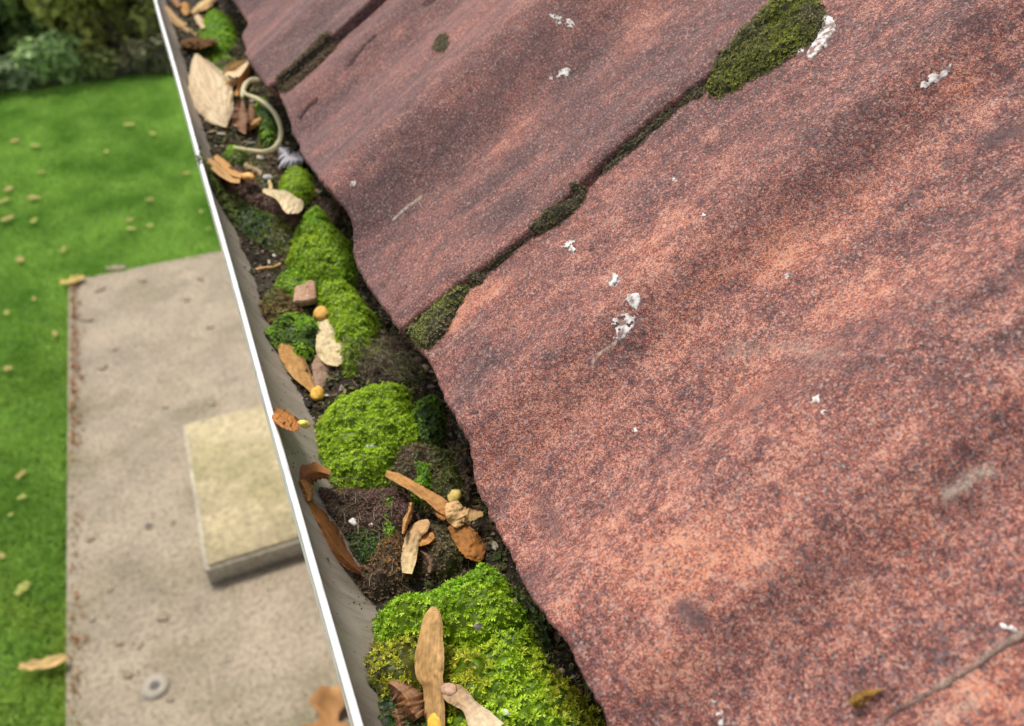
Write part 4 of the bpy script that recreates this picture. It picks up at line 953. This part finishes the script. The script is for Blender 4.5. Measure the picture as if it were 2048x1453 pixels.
item("dead_leaf", "orange shred of leaf standing beside the tile above the stalk", "leaf", [B([(497,120,8,.004),(490,145,18,.004),(482,170,14,.003),(474,192,10,.002)], (ORG, TAN), curl=.6)], .003, LG)
item("dead_leaf", "long tan leaf lying along the gutter wall at the top", "leaf", [B([(330,15,10),(348,38,16),(370,58,18),(392,72,8)], (TAN, (.55,.42,.28)), curl=.4)], .001, LG)
item("dead_leaf", "dark brown leaf lying across the gutter above the big pale leaf", "leaf", [B([(362,88,14),(385,82,30),(410,82,26),(432,84,8)], ((.20,.09,.02), (.07,.03,.01)), curl=.5)], .003, LG)
item("dead_leaf", "yellow tan leaf standing diagonally at the very top of the gutter", "leaf", [B([(384,26,6,.002),(398,16,14,.003),(415,6,18,.004),(432,-8,10,.005)], (TAN, CREAM), curl=.4)], .003, LG)
item("dead_leaf", "small round orange leaf scrap at the very top of the gutter", "leaf", [B([(364,6,10),(370,16,22),(374,30,10)], (TAN, ORG), curl=.6)], .003, LG)
item("dead_leaf", "short pink tan leaf scrap touching the top green moss tuft", "leaf", [B([(392,30,10),(400,42,14),(408,56,10)], (PALEC, TAN), curl=.6)], .004, LG)
item("dead_leaf", "small reddish leaf scrap beside the lip at the top edge", "leaf", [B([(344,-4,10),(352,4,14),(358,14,8)], (PINK, ORG), curl=.6)], .003, LG)
item("dead_leaf", "brown leaf shard under the dead brown moss right of the curved wing", "leaf", [B([(838,1100,12),(852,1112,26),(862,1130,20),(860,1146,8)], ((.22,.13,.09), PINK), curl=.5)], .002, LG)
item("dead_leaf", "light brown crumb of leaf at the feet of the olive fringe near the wall", "leaf", [B([(512,540,6),(528,536,12),(548,534,12),(562,528,6)], (TAN, PINK), curl=.4)], .001, LG)
item("dead_leaf", "pale leaf fragment half buried left of the small round moss ball", "leaf", [B([(488,330,8),(500,334,22),(514,342,20),(522,350,8)], ((.45,.38,.26), TAN), curl=.5)], .002, LG)
# pale curled stalk: tube
def tube(name, label, cat, pts, r_px, cols, lift, group=None, matl=None, ns=8):
    c, n_ = fit_plane([p[:2] for p in pts], lift); S = catmull(np.array([(p + (0,))[:3] for p in pts], float), 6)
    P = np.array([to_plane(s[0], s[1], c, n_, s[2]) for s in S]); V = []
    for i in range(len(P)):
        d = P[min(i + 1, len(P) - 1)] - P[max(i - 1, 0)]; d /= np.linalg.norm(d); a = np.cross(d, n_); a /= np.linalg.norm(a); b_ = np.cross(a, d)
        tt = i / (len(P) - 1); r = r_px / FPX * np.linalg.norm(P[i] - CAM) * (0.55 + 0.45 * math.sin(math.pi * min(1, .12 + tt * .8))) * (1 + .1 * float(vnoise(i * .7, 0)))
        for j in range(ns): V.append(P[i] + (a * math.cos(j * 2 * math.pi / ns) + b_ * math.sin(j * 2 * math.pi / ns)) * r)
    V = np.array(V); F = grid_faces(len(P), ns, wrap=True)
    k = len(V); V = np.vstack([V, P[:1], P[-1:]])
    F = [tuple(q) for q in F] + [(k, (j + 1) % ns, j) for j in range(ns)] + [(k + 1, k - ns + j, k - ns + (j + 1) % ns) for j in range(ns)]
    cc = np.array(cols)[None] * (1 + .15 * fbm(V[:, 0] * 300, V[:, 1] * 300)[:, None])
    org = V.mean(0); o = mesh_obj(name, V - org, F, matl or M_LEAF, cols=np.clip(cc, 0, 1)); o.location = org
    return tag(o, label, cat, group)
tube("leaf_stalk", "long pale yellow leaf stalk curled into a hook near the top of the gutter", "leaf stalk",
     [(468,296,.001),(500,301,.002),(532,303,.004),(553,292,.006),(562,268,.008),(556,240,.009),(540,216,.009),(518,200,.008),(494,190,.007),(486,184,.007)], 4.6, (.78,.72,.46), .002, "stalks in the gutter")
tube("leaf_stalk", "short cream stalk bent like a horn above the long curled stalk", "leaf stalk",
     [(519,160,.006),(504,160,.007),(492,168,.007),(486,182,.007),(484,196,.006)], 4.6, (.84,.76,.52), .003, "stalks in the gutter")
# leaf flakes rotting into the silt: stuff
LV, LF, LC = [], [], []; k = 0
for i in range(620):
    y = 0.40 + 0.55 * rng.random() if i < 360 else 0.08 + .35 * rng.random(); x = rng.uniform(.013, .078)
    z = float(bed_z(np.array([x]), np.array([y]))[0])
    if z < float(wall_z(np.array([x]))[0]) + .001: continue
    L = rng.uniform(.0012, .0042) * (1 if i < 360 else .6); W = L * rng.uniform(.25, .6); a = rng.uniform(0, 6.28); tl = rng.uniform(-.5, .5); c_, s_ = math.cos(a), math.sin(a)
    for (u_, w_, h_) in ((-1, 0, 0), (-.3, -1, .2), (.5, -.8, .3), (1, .1, .1), (.4, .9, .35), (-.4, .8, .1)):
        q = rng.uniform(.8, 1.15); LV.append((x + (u_ * L * c_ - w_ * W * s_) * q, y + (u_ * L * s_ + w_ * W * c_) * q, z + .0012 + h_ * W + tl * u_ * L * .5))
    LF.append(tuple(range(k, k + 6))); k += 6
    cc = np.array([(.62, .46, .24), (.45, .40, .16), (.34, .20, .10), (.60, .55, .42), (.20, .12, .07), (.30, .34, .10)][rng.integers(6)]) * rng.uniform(.5, 1.1); LC += [cc] * 6
tag(mesh_obj("leaf_flakes", np.array(LV), LF, M_LEAF, cols=np.array(LC), smooth=False), "small torn flakes of leaf rotting into the silt of the gutter", "leaf litter", kind='stuff')
# loose dark shoots and dead moss over the silt between the cushions: stuff
nq = 15000
qy = 0.07 + 0.85 * rng.random(nq) ** 1.3; qx = rng.uniform(0.012, 0.085, nq)
qz = bed_z(qx, qy); okq = (qz > wall_z(qx) + 0.0008) & (fbm(qx * 70, qy * 70, 12.0) + 0.35 * (qx > 0.05) > -0.12); qx, qy, qz = qx[okq], qy[okq], qz[okq]
k2 = np.clip(0.5 + 2.0 * fbm(qx * 110, qy * 110, 44.0), 0, 1)[:, None]
cA = np.array(PAL['dark'][0]) * k2 + np.array(PAL['brown'][0]) * (1 - k2); cB = np.array(PAL['olive'][1]) * .8 * k2 + np.array(PAL['brown'][1]) * .8 * (1 - k2)
v, f, cc = rosettes(np.stack([qx, qy, qz + .0003], -1), np.tile([0., 0, 1], (len(qx), 1)), .0016, 5, .7, cA, cB, 1.5, .16, 1.1)
tag(mesh_obj("moss_litter", v, f, M_DRY, cols=np.clip(cc, .002, .9), smooth=False), "loose dark moss shoots and dead moss strewn over the silt between the cushions", "moss litter", kind='stuff')
# fine pale fibres in the dark hollows: stuff
FV, FF, FC = [], [], []; k = 0
for i in range(1500):
    if i < 700: px, py = rng.normal(755, 45), rng.normal(722, 22)
    else:
        tt = rng.random(); px = 560 + 590 * tt ** .9 + rng.normal(0, 22); py = 300 + 1000 * tt + rng.normal(0, 18); 
        if rng.random() < .5: px, py = 700 + rng.normal(0, 90), 1060 + rng.normal(0, 60)
    h_ = hit(px, py)
    if h_ is None: continue
    p = np.array(h_[0]); 
    if p[2] > -0.024 or p[0] < 0.016: continue
    a = rng.uniform(0, 6.28); L = rng.uniform(.002, .008); bend = rng.normal(0, .35); up = rng.uniform(-.1, .35); r = rng.uniform(.00006, .00013)
    pts_ = [p + np.array([math.cos(a + bend * t) * L * t, math.sin(a + bend * t) * L * t, .0006 + up * L * t * (1.4 - t)]) for t in (0, .33, .66, 1)]
    nn = np.array([-math.sin(a), math.cos(a), 0]) * r
    for q in pts_: FV += [q - nn, q + np.array([0, 0, r * 1.4]), q + nn]
    for s in range(3):
        for e in range(3): FF.append((k + 3 * s + e, k + 3 * s + (e + 1) % 3, k + 3 * s + 3 + (e + 1) % 3, k + 3 * s + 3 + e))
    k += 12; FC += [np.array((.34, .28, .20)) * rng.uniform(.35, 1.3)] * 12
tag(mesh_obj("dry_fibres", np.array(FV), FF, M_DRY, cols=np.array(FC), smooth=False), "fine grey brown fibres and rootlets tangled over the soil", "fibres", kind='stuff')
# grit and crumbs over the soil: stuff
def crumbs(n, gen, smin, smax, cols, name, lab):
    V, F, C = [], [], []; k = 0
    tet = np.array([(1, 1, 1), (1, -1, -1), (-1, 1, -1), (-1, -1, 1), (.9, 0, -.9), (-.8, .6, .7)], float)
    fs = [(0, 1, 4), (0, 4, 2), (0, 2, 5), (0, 5, 3), (0, 3, 1), (1, 3, 2), (1, 2, 4), (2, 3, 5)]
    for i in range(n):
        g_ = gen()
        if g_ is None: continue
        p, nn = g_; s = rng.uniform(smin, smax) * (1 + (rng.random() < .1)); q = rng.standard_normal((3, 3)); q, _ = np.linalg.qr(q)
        V += list(p + nn * s * .4 + (tet * rng.uniform(.5, 1, (6, 3)) * s) @ q); F += [tuple(x + k for x in f_) for f_ in fs]; k += 6
        C += [np.array(cols[rng.integers(len(cols))]) * rng.uniform(.6, 1.3)] * 6
    return tag(mesh_obj(name, np.array(V), F, M_SOIL, cols=np.clip(np.array(C), 0, 1), smooth=False), lab, "grit", kind='stuff')
def gen_bed():
    y = rng.uniform(.07, .9) ** 1.0; x = rng.uniform(.008, .085)
    z = float(max(bed_z(np.array([x]), np.array([y]))[0], wall_z(np.array([x]))[0] + .0006))
    if wall_z(np.array([x]))[0] > float(bed_z(np.array([x]), np.array([y]))[0]) + .0005 : return None
    return np.array([x, y, z]), np.array([0, 0, 1.0])
crumbs(9000, gen_bed, .0003, .0011, [(.05,.035,.025), (.09,.06,.04), (.16,.11,.07), (.30,.25,.20), (.03,.03,.02), (.22,.12,.06), (.06,.09,.02)], "grit", "mixed dark and pale grit scattered over the soil in the gutter")
def gen_wall():
    y = rng.uniform(.08, .8); x = 0.001 + 0.014 * rng.random() ** .7; z = float(wall_z(np.array([x]))[0])
    nn = np.array([GCX - x, 0, -z]); nn /= np.linalg.norm(nn); return np.array([x, y, z]), nn
crumbs(420, gen_wall, .00010, .00034, [(.30,.26,.20), (.05,.04,.03), (.12,.10,.06)], "wall_specks", "tiny grime specks stuck on the gutter's inner wall")
# pale pebbles and flakes one can pick out
def pebble(px, py, r, col, lab, name="pebble", flat=.6, cat="pebble", group="pale specks in the gutter", tiles=False, el=1.2):
    h_ = hit(px, py, tiles); p = np.array(h_[0]); nn = np.array(h_[1]); D = np.linalg.norm(p - CAM); R = r / FPX * D
    if nn @ (CAM - p) < 0: nn = -nn
    a = np.cross(nn, [.3, .8, .2]); a /= np.linalg.norm(a); ax = np.array([a, np.cross(nn, a), nn])
    V, F = ellipsoid(p + nn * R * flat * .5, ax, np.array([R * el, R, R * flat]), px * .1, 10)
    cc = np.array(col)[None] * (1 + .2 * vnoise(V[:, 0] * 900, V[:, 1] * 900)[:, None]); org = V.mean(0)
    o = mesh_obj(name, V - org, F, M_NUT, cols=np.clip(cc, 0, 1)); o.location = org; return tag(o, lab, cat, group)
pebble(706, 1046, 8, (.85,.82,.74), "white speck in the hollow below the brown moss wedge", "pebble")
pebble(742, 1050, 3.5, (.70,.68,.62), "tiny white speck right of the larger one below the brown wedge")
pebble(741, 893, 5, (.75,.78,.70), "small white flake standing in the notch of the large domed cushion", el=1.8)
pebble(552, 512, 5, (.80,.78,.70), "tiny pale pebble at the edge of the dark shaggy moss")
pebble(850, 738, 8, (.55,.38,.28), "small tan grit lump under the low corner of the large tile")
pebble(837, 722, 7, (.22,.14,.10), "dark brown grit lump under the low corner of the large tile")
pebble(1122, 1345, 7, (.60,.50,.30), "pale yellow crumb on the biggest cushion near the tile")
pebble(1028, 1205, 6, (.62,.48,.28), "tan crumb on the broad cushion near the tile edge")
pebble(1156, 1385, 3.5, (.85,.85,.80), "bright white dot at the right side of the biggest cushion")
pebble(1012, 1427, 7, (.75,.80,.70), "whitish flake among the starry shoots near the bottom edge", el=1.7)
pebble(958, 1253, 9, (.30,.26,.22), "grey stone chip sunk between the two bright cushions", flat=.4)
pebble(536, 358, 8, (.42,.40,.36), "grey pebble left of the small round moss ball")
pebble(522, 318, 7, (.46,.42,.30), "buff pebble under the curled stalk")
# lilac white flake
item("plastic_flake", "crumpled lilac white flake wedged under the tile edge", "flake",
     [B([(556,292,8,.006),(566,304,26,.006),(578,316,32,.006),(592,320,26,.006),(606,322,10,.005)], ((.62,.58,.62), (.75,.73,.75)), curl=.5, fold=.7, jag=.45, ruf=.5, n='flake', rib=False)], .004)
# bark block and reddish bark chunk
def chunk(pxs, thick, col, col2, name, lab, cat, rough_=.0006, lift=0, group="bark pieces in the gutter", bev=.0008):
    c, n_ = fit_plane(pxs, lift); top = np.array([to_plane(x, y, c, n_, thick) for x, y in pxs]); bot = np.array([to_plane(x, y, c, n_, 0) for x, y in pxs])
    # keep sides vertical
    bot = top - n_ * thick * 1.3
    bm = bmesh.new(); tv = [bm.verts.new(p) for p in top]; bv = [bm.verts.new(p) for p in bot]; m_ = len(pxs)
    bm.faces.new(tv); bm.faces.new(bv[::-1])
    for i in range(m_): bm.faces.new((tv[i], bv[i], bv[(i + 1) % m_], tv[(i + 1) % m_]))
    bmesh.ops.recalc_face_normals(bm, faces=bm.faces)
    bmesh.ops.bevel(bm, geom=bm.edges[:], offset=bev, segments=1, affect='EDGES')
    bmesh.ops.triangulate(bm, faces=bm.faces); bmesh.ops.subdivide_edges(bm, edges=bm.edges, cuts=4, use_grid_fill=True)
    P = np.array([v.co[:] for v in bm.verts])
    d = np.stack([fbm(P[:, 0] * 250, P[:, 1] * 250, P[:, 2] * 250), fbm(P[:, 0] * 250, P[:, 1] * 250, P[:, 2] * 250 + 40), fbm(P[:, 0] * 250, P[:, 1] * 250, P[:, 2] * 250 + 80)], -1) * rough_
    for v_, q in zip(bm.verts, P + d): v_.co = q
    me = bpy.data.meshes.new(name); bm.to_mesh(me); bm.free()
    P = np.array([v.co[:] for v in me.vertices]); mm_ = np.clip(.5 + 1.2 * fbm(P[:, 0] * 300, P[:, 1] * 90, 2.0), 0, 1)[:, None]
    cc = np.array(col) * (1 - mm_) + np.array(col2) * mm_
    ca_ = me.color_attributes.new("Col", 'FLOAT_COLOR', 'POINT'); c4 = np.ones((len(P), 4), np.float32); c4[:, :3] = cc; ca_.data.foreach_set("color", c4.ravel())
    me.materials.append(M_BARK); org = Vector(P.mean(0)); me.transform(Matrix.Translation(-org))
    o = bpy.data.objects.new(name, me); COL.objects.link(o); o.location = org; return tag(o, lab, cat, group)
chunk([(588,572),(608,568),(618,558),(630,562),(633,598),(610,603),(586,604)], .004, (.42,.24,.15), (.62,.40,.27), "bark_block", "small square tan block of bark between green and rusty moss", "bark", .0004)

# ------------------------------------------------------------------ white bird droppings on the tiles
def splat(outline, H, lab, name="bird_dropping", holes=0.25):
    H = H * 0.28; op = catmull(outline, 5, True); q = []
    for p in op:
        r = tile_hit(*p); q.append((r[0].y, float(np.dot(np.array(r[0]) - EO, EU))))
    poly = np.array(q); poly += 0.0006 * np.stack([vnoise(poly[:, 0] * 1500, poly[:, 1] * 1500), vnoise(poly[:, 0] * 1500, poly[:, 1] * 1500, 5.5)], -1)
    lo = poly.min(0); hi = poly.max(0); g = max(.00016, (hi - lo).max() / 70)
    X, Y = np.meshgrid(np.arange(lo[0] - g, hi[0] + g, g), np.arange(lo[1] - g, hi[1] + g, g))
    ins, d = inside_d(X, Y, poly); sd_ = np.where(ins, d, -d) - np.clip(vnoise(X * 1300, Y * 1300) - (.8 - holes * 2), 0, 1) * .004
    h = H * (1 - (1 - np.clip(sd_ / .0008, 0, 1)) ** 2) * (1 + .2 * vnoise(X * 900, Y * 900)) 
    P = np.zeros(X.shape + (3,))
    for i in range(X.shape[0]):
        for j in range(X.shape[1]):
            if sd_[i, j] < -2 * g: continue
            o_ = Vector(EO + EU * Y[i, j] + EN * .08 + np.array([0, X[i, j], 0])); bz = None
            for b in TILE_BVH.values():
                r = b.ray_cast(o_, Vector(-EN), .2)
                if r[0] is not None: bz = max(bz if bz is not None else -9, .08 - r[3])
            bz = bz if bz is not None else 0
            P[i, j] = EO + EU * Y[i, j] + np.array([0, X[i, j], 0]) + EN * (bz + (h[i, j] + .00012 if sd_[i, j] > 0 else -.0003))
    F = grid_faces(*X.shape); ok = (sd_ > -g * 1.2).ravel()[F].all(1) & ((sd_ > 0).ravel()[F].any(1)); F = F[ok]
    if not len(F): return
    used = np.unique(F); rm = -np.ones(X.size, int); rm[used] = np.arange(len(used)); V = P.reshape(-1, 3)[used]; org = V.mean(0)
    o = mesh_obj(name, V - org, rm[F], M_DROP); o.location = org; return tag(o, lab, "bird dropping", "bird droppings on the tiles")
def blob(cx, cy, rx, ry, ang=0, n=9, jag=.25):
    out = []
    for i in range(n):
        a = 2 * math.pi * i / n; k = 1 + rng.uniform(-jag, jag); x = rx * math.cos(a) * k; y = ry * math.sin(a) * k
        out.append((cx + x * math.cos(ang) - y * math.sin(ang), cy + x * math.sin(ang) + y * math.cos(ang)))
    return out
splat([(1622,48),(1638,32),(1660,32),(1671,45),(1668,66),(1655,80),(1650,96),(1634,112),(1618,118),(1612,108),(1622,92),(1634,74),(1628,62)], .0016, "largest chalky white bird dropping beside the olive moss cushion", holes=.1)
splat(blob(1602, 100, 8, 5, -.6), .0008, "small white spot left of the largest bird dropping")
splat([(1838,182),(1850,160),(1868,142),(1890,132),(1908,130),(1896,150),(1872,168),(1852,184)], .0003, "white streaky dropping on its own near the upper right corner", holes=.3)
splat(blob(1112, 40, 16, 10, .5, 9, .4), .0004, "pale broken ring dropping at the top, left of the chalky spot", holes=.45)
splat(blob(1138, 48, 8, 7, .5, 7, .4), .0004, "small pale spot beside the broken ring dropping at the top", holes=.4)
splat(blob(1127, 148, 14, 8, -.5, 8, .3), .0008, "bright oval dropping below the broken ring on the upper tile")
splat(blob(1101, 155, 5, 6, 0, 7, .3), .0004, "faint small spot left of the bright oval dropping")
splat(blob(706, 367, 5, 8, .5, 7, .15), .0006, "tiny cream spot near the eave of the upper middle tile")
splat([(1122,495),(1132,486),(1146,478),(1150,484),(1144,490),(1152,500),(1146,508),(1138,502),(1134,494)], .0003, "thin hooked white mark left of the small dark pit", holes=.2)
splat([(1214,563),(1222,556),(1226,544),(1236,550),(1244,560),(1236,570),(1226,574),(1218,572)], .0007, "star shaped white dropping above the comma shaped pair", holes=.15)
splat([(1246,606),(1256,592),(1272,586),(1282,590),(1280,606),(1274,620),(1266,614),(1256,606)], .0008, "upper white dropping of the comma shaped pair on the large tile", holes=.1)
splat([(1222,654),(1228,638),(1240,628),(1256,626),(1270,634),(1268,652),(1254,668),(1238,682),(1226,676),(1234,664)], .0007, "lower grey centred dropping of the comma shaped pair with a tail", holes=.3)
splat(blob(1632, 800, 9, 8, .3, 9, .4), .0007, "small white cluster dropping in the middle right of the large tile", holes=.35)
splat(blob(1648, 826, 5, 4, .3, 7, .4), .0004, "faint white dot just below the middle right cluster", holes=.35)
splat([(1992,1250),(2004,1244),(2020,1246),(2030,1254),(2040,1262),(2036,1276),(2020,1280),(2006,1268)], .0008, "white dropping close to the right edge above the near side joint", holes=.35)
splat([(1426,1386),(1436,1380),(1442,1396),(1440,1416),(1450,1436),(1446,1450),(1434,1448),(1432,1424),(1426,1404)], .0006, "long broken white dropping at the bottom of the large tile", holes=.5)
splat(blob(1271, 860, 6, 5, 0, 7, .2), .0005, "tiny round cream spot low on the large tile")
splat(blob(1350, 359, 7, 4, 0, 7, .3), .0004, "tiny white fleck in the upper part of the large tile")
splat(blob(1404, 432, 6, 6, 0, 7, .4), .0003, "faint white fleck right of the dark moss lump", holes=.4)
splat(blob(1575, 552, 9, 5, -.4, 7, .4), .0003, "faint pinkish white fleck beside the orange patch", holes=.4)

# brown curled scrap on the large tile near the bottom right
def tile_item(sp, col, lab):
    r = [tile_hit(p[0], p[1]) for p in sp]; P = np.array([list(x[0]) for x in r]); c = P.mean(0) + EN * .0012
    V, F, t, s = blade_mesh(sp, c, EN, curl=.6, thick=.0004, ruf=.15, seed=4); cc = veins(t, s, col[0], col[1], 2)
    org = V.mean(0); o = mesh_obj("dead_leaf", V - org, F, M_LEAF, cols=cc); o.location = org; return tag(o, lab, "leaf")
tile_item([(1704,1412,20,.0),(1716,1400,26,.001),(1734,1390,20,.001),(1752,1382,8,.0005),(1766,1380,4,0)], ((.45,.25,.06), (.25,.13,.04)), "small curled golden brown leaf scrap on the large tile near the bottom right")
